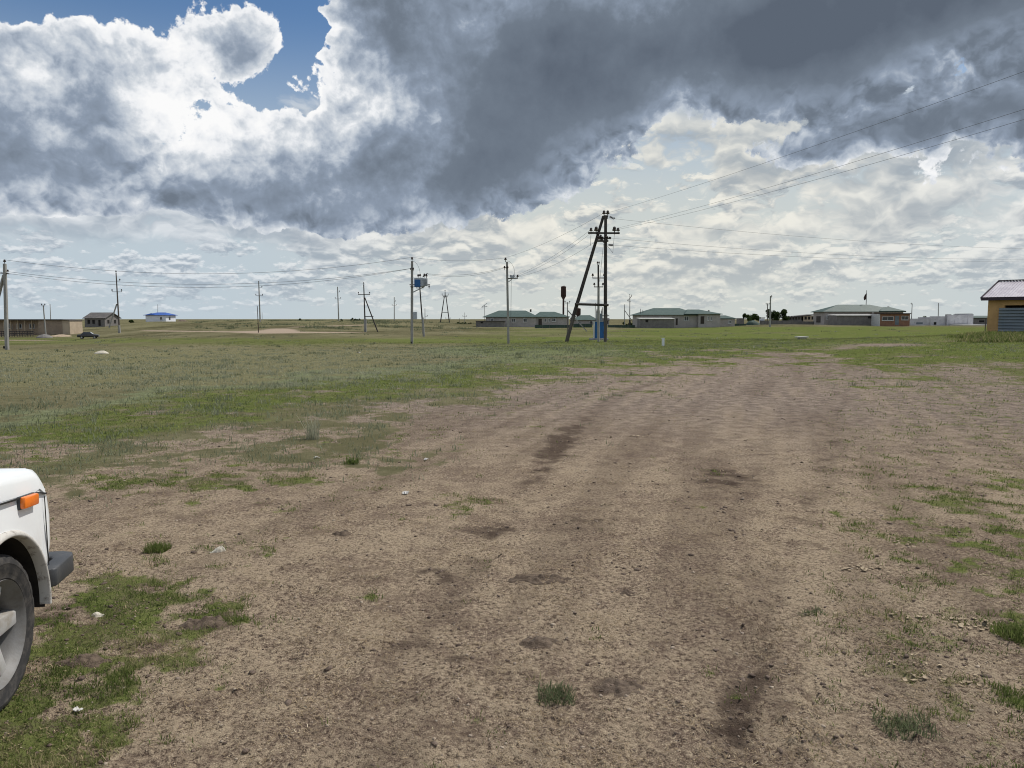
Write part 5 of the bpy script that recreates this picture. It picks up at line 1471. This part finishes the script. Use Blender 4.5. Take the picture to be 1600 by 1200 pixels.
# a pole beyond the right edge of the photograph carries the near wires
def near_pole():
    x, y = 22.6, -3.0
    t = thing('utility_pole', 'wooden pole outside the picture on the right that carries the near wires', 'utility pole', (x, y, gz(x, y)), R(75), 'utility poles across the steppe')
    shaft(t, (0, 0, 9.6), 0.3, 0.22, 'tar', False)
    arm(t, (0, 0, 8.6), 1.3, 'tar', 0.12, s=1.5)
    insulator_part(t, (0, 0, 9.75), 1.6)
    HUB['N'] = [Vector((x, y, 9.95)), Vector((x - 0.35, y - 1.25, 8.85)), Vector((x + 0.35, y + 1.25, 8.85))]
near_pole()
def far_right_pole():
    p = at(1790, 500, 96)
    t = thing('utility_pole', 'concrete pole outside the picture on the far right', 'utility pole', (p.x, 96, gz(p.x, 96)), 0, 'utility poles across the steppe')
    shaft(t, (0, 0, 10.0), 0.28, 0.2, 'concrete'); arm(t, (0, 0, 9.3), 1.0, s=1.5); insulator_part(t, (0, 0, 10.15), 1.6)
    l = t.location
    HUB['R'] = [l + Vector((0, 0, 10.4)), l + Vector((-0.9, 0, 9.55)), l + Vector((0.9, 0, 9.55))]
far_right_pole()

def wire(a, b, sag, label, r=0.013, n=28, group='overhead wires'):
    a, b = Vector(a), Vector(b)
    pts = []
    for k in range(n + 1):
        t = k / n
        p = a.lerp(b, t); p.z -= sag * 4 * t * (1 - t); pts.append(p)
    m = MB(); side = 5
    d = (b - a).normalized(); s = d.cross(Vector((0, 0, 1))).normalized(); u = s.cross(d)
    vs = [p + (s * math.cos(2 * math.pi * k / side) + u * math.sin(2 * math.pi * k / side)) * r for p in pts for k in range(side)]
    m.add(vs, [(j * side + k, j * side + (k + 1) % side, (j + 1) * side + (k + 1) % side, (j + 1) * side + k) for j in range(n) for k in range(side)])
    return tag(m.build('overhead_wire', 'wire', smooth='all'), label, 'wire', group)
ORD = ('highest', 'middle', 'lowest', 'fourth')
for k in range(3):
    wire(HUB['L'][k], HUB['T'][k], (1.55, 1.45, 1.75)[k], f'{ORD[k]} of three wires from the left edge pole to the blue transformer pole', 0.015)
for k in range(3):
    wire(HUB['T2'][k], HUB['M'][k], (0.35, 0.45, 0.55)[k], f'{ORD[k]} of three wires between transformer pole and middle concrete pole', 0.012)
for k in range(4):
    wire(HUB['M2'][k], HUB['A_left'][k], (0.30, 0.35, 0.40, 0.45)[k], ('highest', 'second highest', 'third highest', 'lowest')[k] + ' of four wires from middle concrete pole up to the A frame', 0.009)
for k in range(3):
    wire(HUB['A_near'][k], HUB['N'][k], (0.55, 0.60, 0.65)[k], f'{ORD[k]} of three wires rising right from the A frame over the dirt track', 0.0065, 40)
for k in range(3):
    wire(HUB['A_far'][k], HUB['R'][k], (0.9, 1.0, 1.0)[k], f'{ORD[k]} of three faint level wires running right from the A frame', 0.009, 40)

# ------------------------------------------------------------------ small things on the grass
p = at(1036, 541, 46)
t = thing('marker_post', 'short white marker post alone in the green grass', 'post', (p.x, 46, gz(p.x, 46)))
MB().box((0, 0, 0.13), (0.15, 0.12, 0.66)).build('post', 'white', t, bevel=0.015)
MB().box((0, 0, 0.475), (0.18, 0.15, 0.04)).build('cap', 'white', t)
p = at(1252.5, 529, 62)
t = thing('cover_slab', 'pale concrete cover slab raised on a block in the green grass', 'slab', (p.x, 62, gz(p.x, 62)), R(8))
MB().box((0, 0, 0.20), (0.86, 0.7, 0.09)).build('slab', 'slab', t, bevel=0.01); MB().box((0.05, 0, 0.05), (0.5, 0.5, 0.22)).build('block', 'concrete', t)

# ------------------------------------------------------------------ the white off-road car at the left edge
def make_wheel(root, c, side, steer=0.0):
    w = thing('wheel', None, None, c, R(steer)); w.parent = root
    rot = Matrix.Rotation(R(90), 3, 'X') if side < 0 else Matrix.Rotation(R(-90), 3, 'X')   # local Z of the lathe points outwards
    n = 96
    prof = [(0.222, -0.080), (0.235, -0.092), (0.290, -0.098), (0.322, -0.094), (0.338, -0.078), (0.345, -0.05), (0.345, -0.012), (0.345, 0.012), (0.345, 0.05), (0.338, 0.078), (0.322, 0.094),
            (0.300, 0.0985), (0.297, 0.0965), (0.262, 0.0985), (0.259, 0.0965), (0.238, 0.094), (0.230, 0.080)]
    vs, fs = [], []
    for j, (r, z) in enumerate(prof):
        for k in range(n):
            rr = r
            if 3 <= j <= 10:                          # tread blocks and shoulder lugs
                ph = (k + (1 if j > 6 else 0)) % 4
                rr -= 0.007 if ph < 1 else 0.0
                if j in (6, 7): rr -= 0.004
            a = 2 * math.pi * k / n
            vs.append(rot @ Vector((rr * math.cos(a), rr * math.sin(a), z)))
    for j in range(len(prof) - 1):
        for k in range(n): fs.append((j * n + k, j * n + (k + 1) % n, (j + 1) * n + (k + 1) % n, (j + 1) * n + k))
    MB().add(vs, fs).build('tyre', 'rubber', w, smooth=True)
    rim = [(0.228, -0.078), (0.205, -0.06), (0.195, 0.0), (0.200, 0.045), (0.208, 0.066), (0.218, 0.078), (0.224, 0.090), (0.231, 0.0965), (0.2325, 0.086)]
    MB().lathe(rim, 64, rot=rot).lathe([(0.0, 0.005), (0.12, 0.0), (0.198, -0.01)], 64, rot=rot).build('rim', 'rimgrey', w, smooth=True, fix=False)
    hub = MB().lathe([(0.0, 0.060), (0.035, 0.060), (0.045, 0.052), (0.075, 0.048), (0.085, 0.0)], 24, rot=rot)
    hub.build('hub', 'alloy', w, smooth=True)
    for k in range(5):
        a = 2 * math.pi * k / 5 + R(0)
        ca, sa = math.cos(a), math.sin(a)
        def q(r, t, z): return rot @ Vector((r * ca - t * sa, r * sa + t * ca, z))
        s = MB().add([q(0.06, -0.042, 0.052), q(0.06, 0.042, 0.052), q(0.205, 0.030, 0.068), q(0.205, -0.030, 0.068),
                      q(0.06, -0.05, 0.004), q(0.06, 0.05, 0.004), q(0.205, 0.040, 0.010), q(0.205, -0.040, 0.010)],
                     [(0, 1, 2, 3), (4, 7, 6, 5), (0, 4, 5, 1), (1, 5, 6, 2), (2, 6, 7, 3), (3, 7, 4, 0)])
        s.build('spoke', 'alloy', w, bevel=0.008, smooth=True)
    return w

CAR_YAW = R(101)
_wc = Matrix.Rotation(CAR_YAW, 3, 'Z') @ Vector((1.1, -0.775, 0))
CAR_AT = (-2.205 - _wc.x, 3.09 - _wc.y, 0.0)
def build_car():
    t = thing('off_road_car', 'white three door off-road car with dusty wheel and orange side lamp, left edge', 'car', CAR_AT, CAR_YAW)
    # side profile with wheel arches: (x, z, is it along the top, is it at an end)
    AR, AZ = 0.398, 0.365
    prof = [(-1.82, 0.46, 0, -1)]
    def arch(cx):
        return [(cx + AR * math.cos(R(a)), AZ + AR * math.sin(R(a)), 0, 0) for a in np.linspace(174, 6, 23)]
    prof += [(-1.62, 0.41, 0, 0)] + arch(-1.1) + [(-0.60, 0.40, 0, 0), (0.60, 0.40, 0, 0)] + arch(1.1)
    prof += [(1.54, 0.41, 0, 0), (1.575, 0.50, 0, 1), (1.600, 0.60, 0, 1), (1.612, 0.74, 0, 1), (1.612, 0.83, 0, 1), (1.603, 0.895, 1, 1), (1.580, 0.938, 1, 1), (1.545, 0.964, 1, 0.6),
             (1.48, 0.985, 1, 0.2), (1.10, 1.022, 1, 0), (0.48, 1.055, 1, 0), (-0.6, 1.035, 1, 0), (-1.74, 1.02, 1, 0), (-1.83, 0.97, 1, -1), (-1.865, 0.85, 0, -1), (-1.87, 0.60, 0, -1)]
    layers = [(-0.800, 0.050), (-0.796, 0.026), (-0.782, 0.010), (-0.750, 0.0), (0.750, 0.0), (0.782, 0.010), (0.796, 0.026), (0.800, 0.050)]
    vs, fs, n = [], [], len(prof)
    for y, pull in layers:
        for x, z, top, end in prof:
            bulge = 1.0 - 0.035 * sst(np.array(z), 0.70, 1.05) - 0.02 * sst(np.array(z), 0.60, 0.40)
            vs.append((x - end * pull * 0.9, y * float(bulge), z - top * pull))
    for j in range(len(layers) - 1):
        for k in range(n): fs.append((j * n + k, j * n + (k + 1) % n, (j + 1) * n + (k + 1) % n, (j + 1) * n + k))
    fs += [tuple(range(n)), tuple(range((len(layers) - 1) * n, len(layers) * n))]
    MB().add(vs, fs).build('body', 'carwhite', t, smooth=True)
    # bonnet panel that wraps over the wing, lying a little proud so that its edge reads as the shut line
    hp = [(0.52, 1.053), (1.10, 1.024), (1.48, 0.987), (1.545, 0.966), (1.580, 0.940), (1.598, 0.906)]
    hv, hf = [], []
    ring = [(-0.7935, -0.112), (-0.7945, -0.05), (-0.787, -0.016), (-0.765, 0.004), (-0.5, 0.012), (0, 0.018), (0.5, 0.012), (0.765, 0.004), (0.787, -0.016), (0.7945, -0.05), (0.7935, -0.112)]
    for x, z in hp:
        for y, dz in ring:
            side = abs(y) > 0.78
            k = float(1 - 0.035 * sst(np.array(z + dz), 0.70, 1.05))
            hv.append((x + (0.006 if x > 1.5 else 0) - (0.030 if side and x > 1.5 else 0), (y * k + (0.004 if y > 0 else -0.004)), z + dz * (1 if x < 1.5 else 0.75) + 0.003))
    m = len(ring)
    for j in range(len(hp) - 1):
        for k in range(m - 1): hf.append((j * m + k, j * m + k + 1, (j + 1) * m + k + 1, (j + 1) * m + k))
    MB().add(hv, hf).build('bonnet', 'carwhite', t, smooth='all')
    sg = MB()
    for s in (-1,):
        pts = [(0.55, 0.940), (1.10, 0.909), (1.48, 0.874), (1.572, 0.850)]
        for (a, b), (c, d) in zip(pts[:-1], pts[1:]):
            sg.bar((a, s * 0.7915, b), (c, s * 0.7915, d), 0.009, 0.007)
    sg.build('shut_line', 'hole', t)
    sg = MB()
    pts = [(0.55, 0.940), (1.10, 0.909), (1.48, 0.874), (1.572, 0.850)]
    for (a, b), (c, d) in zip(pts[:-1], pts[1:]): sg.bar((a, 0.7915, b), (c, 0.7915, d), 0.009, 0.007)
    sg.build('shut_line', 'hole', t)
    # seam at the front of the wing
    for s in (-1, 1): MB().bar((1.542, s * 0.7985, 0.50), (1.550, s * 0.793, 0.84), 0.004, 0.003).build('wing_seam', 'hole', t)
    # arch lips, dirt-caked, and dark wells
    for cx in (1.1, -1.1):
        for s in (-1, 1):
            lv, lf = [], []
            sec = [(0.391, 0.770), (0.391, 0.816), (0.398, 0.821), (0.410, 0.816), (0.419, 0.803), (0.416, 0.780)]
            K = 36
            for k in range(K + 1):
                a = R(186 - 192 * k / K)
                for r, y in sec: lv.append((cx + r * math.cos(a), s * y, AZ + r * math.sin(a)))
            for k in range(K):
                for j in range(len(sec) - 1): lf.append((k * 6 + j, k * 6 + j + 1, (k + 1) * 6 + j + 1, (k + 1) * 6 + j))
            MB().add(lv, lf).build('wheel_arch', 'flare', t, smooth='all')
            wv, wf = [], []
            for k in range(25):
                a = R(188 - 196 * k / 24)
                wv += [(cx + 0.394 * math.cos(a), s * 0.792, AZ + 0.394 * math.sin(a)), (cx + 0.394 * math.cos(a), s * 0.36, AZ + 0.394 * math.sin(a)), (cx, s * 0.36, AZ)]
            for k in range(24): wf += [(3 * k, 3 * k + 1, 3 * k + 4, 3 * k + 3), (3 * k + 1, 3 * k + 2, 3 * k + 4)]
            MB().add(wv, wf).build('wheel_well', 'well', t, fix=False)
    # wheels
    for x, s in ((1.1, -1), (1.1, 1), (-1.1, -1), (-1.1, 1)): make_wheel(t, (x, s * 0.680, 0.34), s)
    # cabin
    base = [(0.46, 0.745, 1.03), (-1.76, 0.745, 1.015)]; roof = [(-0.12, 0.61, 1.60), (-1.62, 0.61, 1.585)]
    cv = [(0.46, -0.745, 1.0), (0.46, 0.745, 1.0), (-1.76, 0.745, 1.0), (-1.76, -0.745, 1.0), (-0.12, -0.62, 1.595), (-0.12, 0.62, 1.595), (-1.60, 0.62, 1.58), (-1.60, -0.62, 1.58)]
    MB().add(cv, [(0, 1, 2, 3), (4, 7, 6, 5), (0, 4, 5, 1), (1, 5, 6, 2), (2, 6, 7, 3), (3, 7, 4, 0)]).build('cabin', 'carwhite', t, bevel=0.045, smooth=True)
    def pane(name, quad, off):
        o = Vector(off)
        MB().prism([Vector(q) + o * 0.002 for q in quad], o * -0.01, o * 0.004).build(name, 'glass', t)
    nf = Vector((0.595, 0, 0.58)).normalized()
    pane('windscreen', [(0.385, -0.66, 1.077), (0.385, 0.66, 1.077), (-0.055, 0.575, 1.528), (-0.055, -0.575, 1.528)], nf)
    pane('rear_window', [(-1.742, -0.62, 1.07), (-1.742, 0.62, 1.07), (-1.623, 0.55, 1.50), (-1.623, -0.55, 1.50)], Vector((-0.96, 0, 0.27)))
    for s in (-1, 1):
        for x0, x1, x2, x3 in ((0.30, -0.66, -0.66, -0.12), (-0.74, -1.62, -1.52, -0.74)):
            yy = lambda z: s * (0.745 - (z - 1.0) * 0.21)
            pane('side_window', [(x0, yy(1.07), 1.07), (x1, yy(1.07), 1.07), (x2, yy(1.51), 1.51), (x3, yy(1.51), 1.51)], (0, s * 0.98, 0.2))
        d = MB().prism([(0.46, s * 0.79, 0.43), (0.46, s * 0.775, 1.0), (-0.70, s * 0.775, 1.0), (-0.70, s * 0.79, 0.66), (-0.60, s * 0.79, 0.43)], (0, -0.012, 0), (0, 0.016 * s, 0)).build('door', 'carwhite', t, bevel=0.004)
        MB().box((-0.55, s * 0.806, 0.88), (0.16, 0.03, 0.03)).build('handle', 'plastic', d, bevel=0.006)
        MB().prism([(0.33, s * 0.76, 1.06), (0.25, s * 0.93, 1.06), (0.25, s * 0.93, 1.18), (0.33, s * 0.78, 1.18)], (0, 0, 0), (0.05, 0, 0)).build('wing_mirror', 'plastic', t, bevel=0.01)
        # side repeater lamp
        b = MB().box((1.365, s * 0.788, 0.862), (0.152, 0.016, 0.060), rot=Matrix.Rotation(R(4.5), 3, 'Y')).build('side_lamp_base', 'plastic', t, bevel=0.004)
        MB().box((1.365, s * 0.802, 0.862), (0.147, 0.030, 0.054), rot=Matrix.Rotation(R(4.5), 3, 'Y')).build('side_lamp', 'orange', b, bevel=0.009, smooth=True)
        MB().lathe([(0.0, 0.03), (0.05, 0.026), (0.088, 0.008), (0.092, 0.0), (0.098, -0.01)], 24, (1.612, s * 0.52, 0.70), rot=Matrix.Rotation(R(90), 3, 'Y')).build('headlight', 'lens', t, smooth=True)
        MB().box((1.592, s * 0.55, 0.845), (0.04, 0.20, 0.055)).build('front_lamp', 'orange', t, bevel=0.008)
        MB().box((-1.868, s * 0.66, 0.78), (0.03, 0.16, 0.24)).build('tail_lamp', 'redlens', t, bevel=0.01)
    g = MB().box((1.609, 0, 0.70), (0.02, 0.80, 0.20)).build('grille', 'plastic', t)
    for k in range(5): MB().box((1.624, 0, 0.62 + k * 0.04), (0.015, 0.78, 0.012)).build('grille_bar', 'chrome', g)
    # bumpers: beam with moulded end caps that wrap round the corners
    for end, x0 in ((1, 1.735), (-1, -1.92)):
        MB().box((x0 + 0.02 * end, 0, 0.42), (0.07, 1.36, 0.115)).build('bumper' if end > 0 else 'rear_bumper', 'chrome' if end < 0 else 'plastic', t, bevel=0.012)
        for s in (-1, 1):
            xa = x0 - 0.225 * end; xb = x0 + 0.085 * end
            poly = [(xa, s * 0.815), (xa + 0.02 * end, s * 0.836), (xb - 0.07 * end, s * 0.832), (xb - 0.022 * end, s * 0.812), (xb, s * 0.765), (xb, s * 0.60), (x0 - 0.01 * end, s * 0.60), (x0 - 0.01 * end, s * 0.735), (x0 - 0.04 * end, s * 0.755), (xa + 0.02 * end, s * 0.76), (xa, s * 0.775)]
            cap = MB().prism([(px_, py_, 0.0) for px_, py_ in poly], (0, 0, 0.395), (0, 0, 0.488)).build('bumper_cap', 'plastic', t, bevel=0.010, smooth=True)
    MB().box((-0.1, 0, 0.38), (3.0, 1.0, 0.10)).build('chassis', 'well', t)
build_car()

# ------------------------------------------------------------------ parked dark saloon far off
def dark_saloon():      # a small saloon, about 3.4 m long
    p = at(136.8, 500, 132)
    t = thing('parked_car', 'old black saloon car parked in the grass before the barn', 'car', (p.x, 132, gz(p.x, 132) + 0.02), R(22))
    prof = [(-2.0, 0.35), (2.0, 0.35), (2.05, 0.55), (2.02, 0.80), (0.95, 0.92), (-1.15, 0.93), (-2.0, 0.88), (-2.05, 0.6)]
    MB().prism([(x, 0, z) for x, z in prof], (0, -0.80, 0), (0, 0.80, 0)).build('body', 'carblack', t, bevel=0.05, smooth=True)
    cab = [(0.95, 0.91), (0.35, 1.38), (-0.85, 1.38), (-1.35, 0.92)]
    MB().add([(x, s * (0.74 if z < 1 else 0.60), z) for s in (-1, 1) for x, z in cab], [(0, 1, 2, 3), (7, 6, 5, 4), (0, 4, 5, 1), (1, 5, 6, 2), (2, 6, 7, 3), (3, 7, 4, 0)]).build('cabin', 'carblack', t, bevel=0.03, smooth=True)
    for s in (-1, 1):
        MB().prism([(0.72, s * 0.72, 0.97), (0.28, s * 0.625, 1.31), (-0.24, s * 0.625, 1.31), (-0.24, s * 0.72, 0.97)], (0, 0, 0), (0, s * 0.02, 0)).build('side_window', 'glass', t)
        MB().prism([(-0.30, s * 0.72, 0.97), (-0.30, s * 0.625, 1.31), (-0.78, s * 0.625, 1.31), (-1.05, s * 0.72, 0.97)], (0, 0, 0), (0, s * 0.02, 0)).build('side_window', 'glass', t)
        MB().box((2.04, s * 0.58, 0.66), (0.04, 0.30, 0.14)).build('headlight', 'lens', t); MB().box((-2.05, s * 0.58, 0.70), (0.04, 0.30, 0.16)).build('tail_lamp', 'redlens', t)
    MB().prism([(0.91, -0.66, 0.97), (0.91, 0.66, 0.97), (0.40, 0.56, 1.35), (0.40, -0.56, 1.35)], (0.0, 0, 0), (0.04, 0, 0.04)).build('windscreen', 'lens', t)
    for x in (1.25, -1.2):
        for s in (-1, 1):
            w = MB().tube((x, s * 0.80, 0.30), (x, s * 0.62, 0.30), 0.30, n=20).build('wheel', 'rubber', t, smooth=True)
            MB().tube((x, s * 0.815, 0.30), (x, s * 0.78, 0.30), 0.17, n=16).build('rim', 'galv', w, smooth=True)
    t.scale = (0.82, 0.82, 0.88)
    MB().box((2.08, 0, 0.45), (0.10, 1.55, 0.12)).build('bumper', 'chrome', t, bevel=0.02); MB().box((-2.08, 0, 0.45), (0.10, 1.55, 0.12)).build('rear_bumper', 'chrome', t, bevel=0.02)
dark_saloon()

# ------------------------------------------------------------------ what lies on the bare ground
def gp(px, py):
    x, y = gpt(px, py)
    return x, y, float(ground_z(x, y)[0])
def lump(name, label, cat, px, py, w, d, h, mat, seed, rough=0.5, rings=22, seg=44):
    """A low crumbly heap: one uneven mound of many small lumps."""
    x0, y0, z0 = gp(px, py)
    j, k = np.meshgrid(np.arange(rings), np.arange(seg), indexing='ij')
    r = j / (rings - 1); a = 2 * math.pi * k / seg
    edge = 1 + 0.30 * fbm(np.cos(a) * 1.4 + seed, np.sin(a) * 1.4, seed, 3)
    x = np.cos(a) * r * w / 2 * edge; y = np.sin(a) * r * d / 2 * edge
    n = fbm((x + seed) / 0.035, (y + seed) / 0.035, seed + 2, 2, 0.5) * 0.7; n2 = fbm((x + seed) / 0.09, (y - seed) / 0.09, seed + 5, 2)
    z = h * np.clip(1 - r ** 2.2, 0, 1) * (0.50 + 0.8 * n2 * rough) + np.maximum(n, -0.2) * h * 0.45 * rough * np.clip((1 - r) * 4, 0, 1) - np.where(r > 0.97, 0.02, 0)
    z = z + ground_z((x + x0).ravel(), (y + y0).ravel()).reshape(z.shape) - z0 - 0.002
    i = np.arange(rings - 1)[:, None] * seg; kk = np.arange(seg)[None]; k2 = (kk + 1) % seg
    f = np.stack([i + kk, i + seg + kk, i + seg + k2, i + k2], -1).reshape(-1, 4)
    o = np_mesh(name, np.stack([x, y, z], -1).reshape(-1, 3), f, mat)
    o.location = (x0, y0, z0)
    return tag(o, label, cat)
lump('dung_heap', 'dark trampled dung heap in the middle of the track, widest one', 'dung', 848, 908, 0.42, 0.17, 0.038, 'dung', 3, 1.0)
lump('dung_heap', 'round brown dung heap just below the widest dung heap', 'dung', 841, 1006, 0.22, 0.16, 0.028, 'dung', 7, 1.0)
lump('dung_heap', 'reddish crumbled heap right of the centre weed tuft', 'dung', 968, 1074, 0.24, 0.17, 0.026, 'dung', 11, 1.0)
lump('mud_lump', 'dark churned mud clump in the grass near the car wheel', 'mud', 322, 975, 0.28, 0.16, 0.042, 'dung', 15, 0.7)
lump('mud_lump', 'dark wet mud clump between the car wheel and grass', 'mud', 130, 1035, 0.24, 0.15, 0.036, 'dung', 19, 0.7)
lump('mud_lump', 'small dark clod pair right of the widest dung heap', 'mud', 985, 925, 0.13, 0.08, 0.035, 'dung', 23, 0.9)
lump('mud_lump', 'dark lump beside the left green strip', 'mud', 535, 835, 0.16, 0.10, 0.035, 'dung', 27, 0.9)
lump('white_stone', 'pale angular limestone chunk alone left of the track', 'stone', 341, 861, 0.10, 0.075, 0.055, 'chalk', 31, 0.55)
lump('white_stone', 'small chalky stone in the short grass above the car bumper', 'stone', 152, 960, 0.075, 0.05, 0.025, 'chalk', 35, 0.5)
def scrap(label, px, py, w, seed, mat='paper', name='litter_scrap'):
    rg = np.random.default_rng(seed)
    x0, y0, z0 = gp(px, py)
    n = 7
    vs = []
    for j in range(n):
        for k in range(n):
            u, v = j / (n - 1) - 0.5, k / (n - 1) - 0.5
            s = 1 - 0.5 * max(abs(u), abs(v)) * rg.random()
            vs.append((u * w * s, v * w * 0.6 * s, 0.012 + w * 0.16 * (rg.random() + math.sin(u * 7 + seed)) * 0.6))
    fs = [(j * n + k, j * n + k + 1, (j + 1) * n + k + 1, (j + 1) * n + k) for j in range(n - 1) for k in range(n - 1)]
    o = MB().add(vs, fs).build(name, mat, fix=False); o.location = (x0, y0, z0); o.rotation_euler = (0, 0, rg.uniform(0, 3))
    sm = o.modifiers.new('thickness', 'SOLIDIFY'); sm.thickness = 0.003
    return tag(o, label, 'litter')
scrap('white plastic scrap on the dirt right of the feathery plant', 666, 719, 0.075, 1)
scrap('white scrap beside a small tuft below the feathery plant', 495, 716, 0.07, 2)
scrap('crumpled white scrap by the green strip left of the track', 634, 772, 0.10, 3)
scrap('pale scrap in the near grass beside the car wheel', 122, 1112, 0.045, 4)
scrap('white scrap far out in the meadow left of the braced pole', 560, 540.5, 0.34, 5)
def flakes(label, px, py, rx, ry, n, seed, size=0.02):
    """Thin curled pale flakes of dried dung lying together."""
    rg = np.random.default_rng(seed)
    x0, y0, z0 = gp(px, py)
    V, T = [], []
    for k in range(n):
        cx, cy = rg.normal(0, rx), rg.normal(0, ry)
        s = size * 0.72 * rg.uniform(0.35, 1.5); a = rg.uniform(0, 6.28); tilt = rg.uniform(-0.35, 0.35)
        zg = float(ground_z(x0 + cx, y0 + cy)[0]) - z0 + 0.006
        ring = [(math.cos(q) * s * rg.uniform(0.6, 1.2), math.sin(q) * s * 0.65 * rg.uniform(0.35, 1.3)) for q in np.linspace(0, 6.283, 8)[:-1]]
        b = len(V)
        for top in (0.0025, 0.0):
            for u, v in ring:
                V.append((cx + u * math.cos(a) - v * math.sin(a), cy + u * math.sin(a) + v * math.cos(a), zg + top + tilt * u + 9 * (u * u)))
        T += [tuple(range(b, b + 7)), tuple(range(b + 13, b + 6, -1))] + [(b + i, b + 7 + i, b + 7 + (i + 1) % 7, b + (i + 1) % 7) for i in range(7)]
    o = MB().add(V, T).build('dry_flakes', 'flake'); o.location = (x0, y0, z0)
    return tag(o, label, 'dry flakes', 'pale dry flakes on the track', 'stuff')
M['flake'] = pm('pale dried flakes', (0.42, 0.34, 0.23), (0.28, 0.215, 0.145), 40, 0.95, 0.3)
flakes('pale dry flakes in the right tufts, largest patch', 1352, 888, 0.10, 0.05, 42, 1, 0.020)
flakes('pale dry flakes in grass at upper right of the track', 1412, 850, 0.06, 0.05, 18, 2, 0.020)
flakes('pale dry flakes right of the tread print', 1445, 965, 0.14, 0.06, 26, 3, 0.018)
flakes('pale dry flakes near the right edge', 1515, 975, 0.08, 0.06, 30, 4, 0.018)
flakes('pale dry flakes low at right', 1435, 1050, 0.09, 0.06, 22, 5, 0.018)
flakes('pale dry flakes lower right above the weeds', 1500, 1065, 0.06, 0.04, 16, 6, 0.016)
flakes('pale dry flakes in the middle of the track', 945, 788, 0.09, 0.04, 13, 7, 0.026)
flakes('pale dry flakes far up the track', 985, 683, 0.12, 0.05, 12, 8, 0.035)

def single_plant(name, label, cat, px, py, n, spread, h, w, mat, tint, lean=0.8, seg=3, dy=1.0):
    x0, y0 = gpt(px, py)
    X, Y = x0 + np.clip(rng.normal(0, spread, n), -1.5 * spread, 1.5 * spread), y0 + np.clip(rng.normal(0, spread * dy, n), -1.5 * spread * dy, 1.5 * spread * dy)
    Z = ground_z(X, Y) - 0.006
    z0 = float(ground_z(x0, y0)[0])
    V, T, A = blades(np.stack([X - x0, Y - y0, Z - z0], -1), h * rng.uniform(0.35, 1.05, n), w * rng.uniform(0.7, 1.3, n), rng.uniform(0.1, lean, n), rng.uniform(0, 6.283, n), np.clip(rng.normal(tint, 0.18, n), 0, 1), seg)
    o = np_mesh(name, V, T, mat, {'tint': A}); o.location = (x0, y0, z0)
    return tag(o, label, cat)
single_plant('feather_grass', 'tall silvery feathery plant at the edge of the track', 'plant', 489, 686, 62, 0.055, 0.46, 0.0085, 'sage', 1.0, 0.6)
single_plant('grass_tuft', 'dense green grass tuft left of the pale limestone chunk', 'grass tuft', 246, 860, 420, 0.045, 0.085, 0.005, 'grass', 0.45)
single_plant('grass_tuft', 'small dark green tuft right of the feathery plant', 'grass tuft', 550, 724, 160, 0.05, 0.10, 0.008, 'grass', 0.35)
M['weedmat'] = blade_material('grey green weed', [(0.0, (0.080, 0.100, 0.050)), (0.5, (0.140, 0.165, 0.085)), (1.0, (0.24, 0.24, 0.15))])
single_plant('weed', 'grey green weed in the bare foreground right of centre', 'weed', 868, 1088, 420, 0.050, 0.055, 0.0042, 'weedmat', 0.45, 1.2, 3, 0.9)
single_plant('weed', 'sprawling grey green weed at the lower right', 'weed', 1415, 1140, 420, 0.065, 0.050, 0.0042, 'weedmat', 0.5, 1.2, 3, 0.8)
single_plant('grass_tuft', 'thick fresh green tuft at the right edge', 'grass tuft', 1588, 995, 520, 0.060, 0.080, 0.0048, 'grass', 0.5)
single_plant('grass_tuft', 'small green tuft at right below the thick fresh tuft', 'grass tuft', 1568, 1080, 160, 0.035, 0.050, 0.0042, 'grass', 0.5)
single_plant('weed', 'small weed with flat leaves right of the tread print', 'weed', 1268, 962, 200, 0.045, 0.032, 0.0042, 'weedmat', 0.5, 1.3, 3, 0.6)
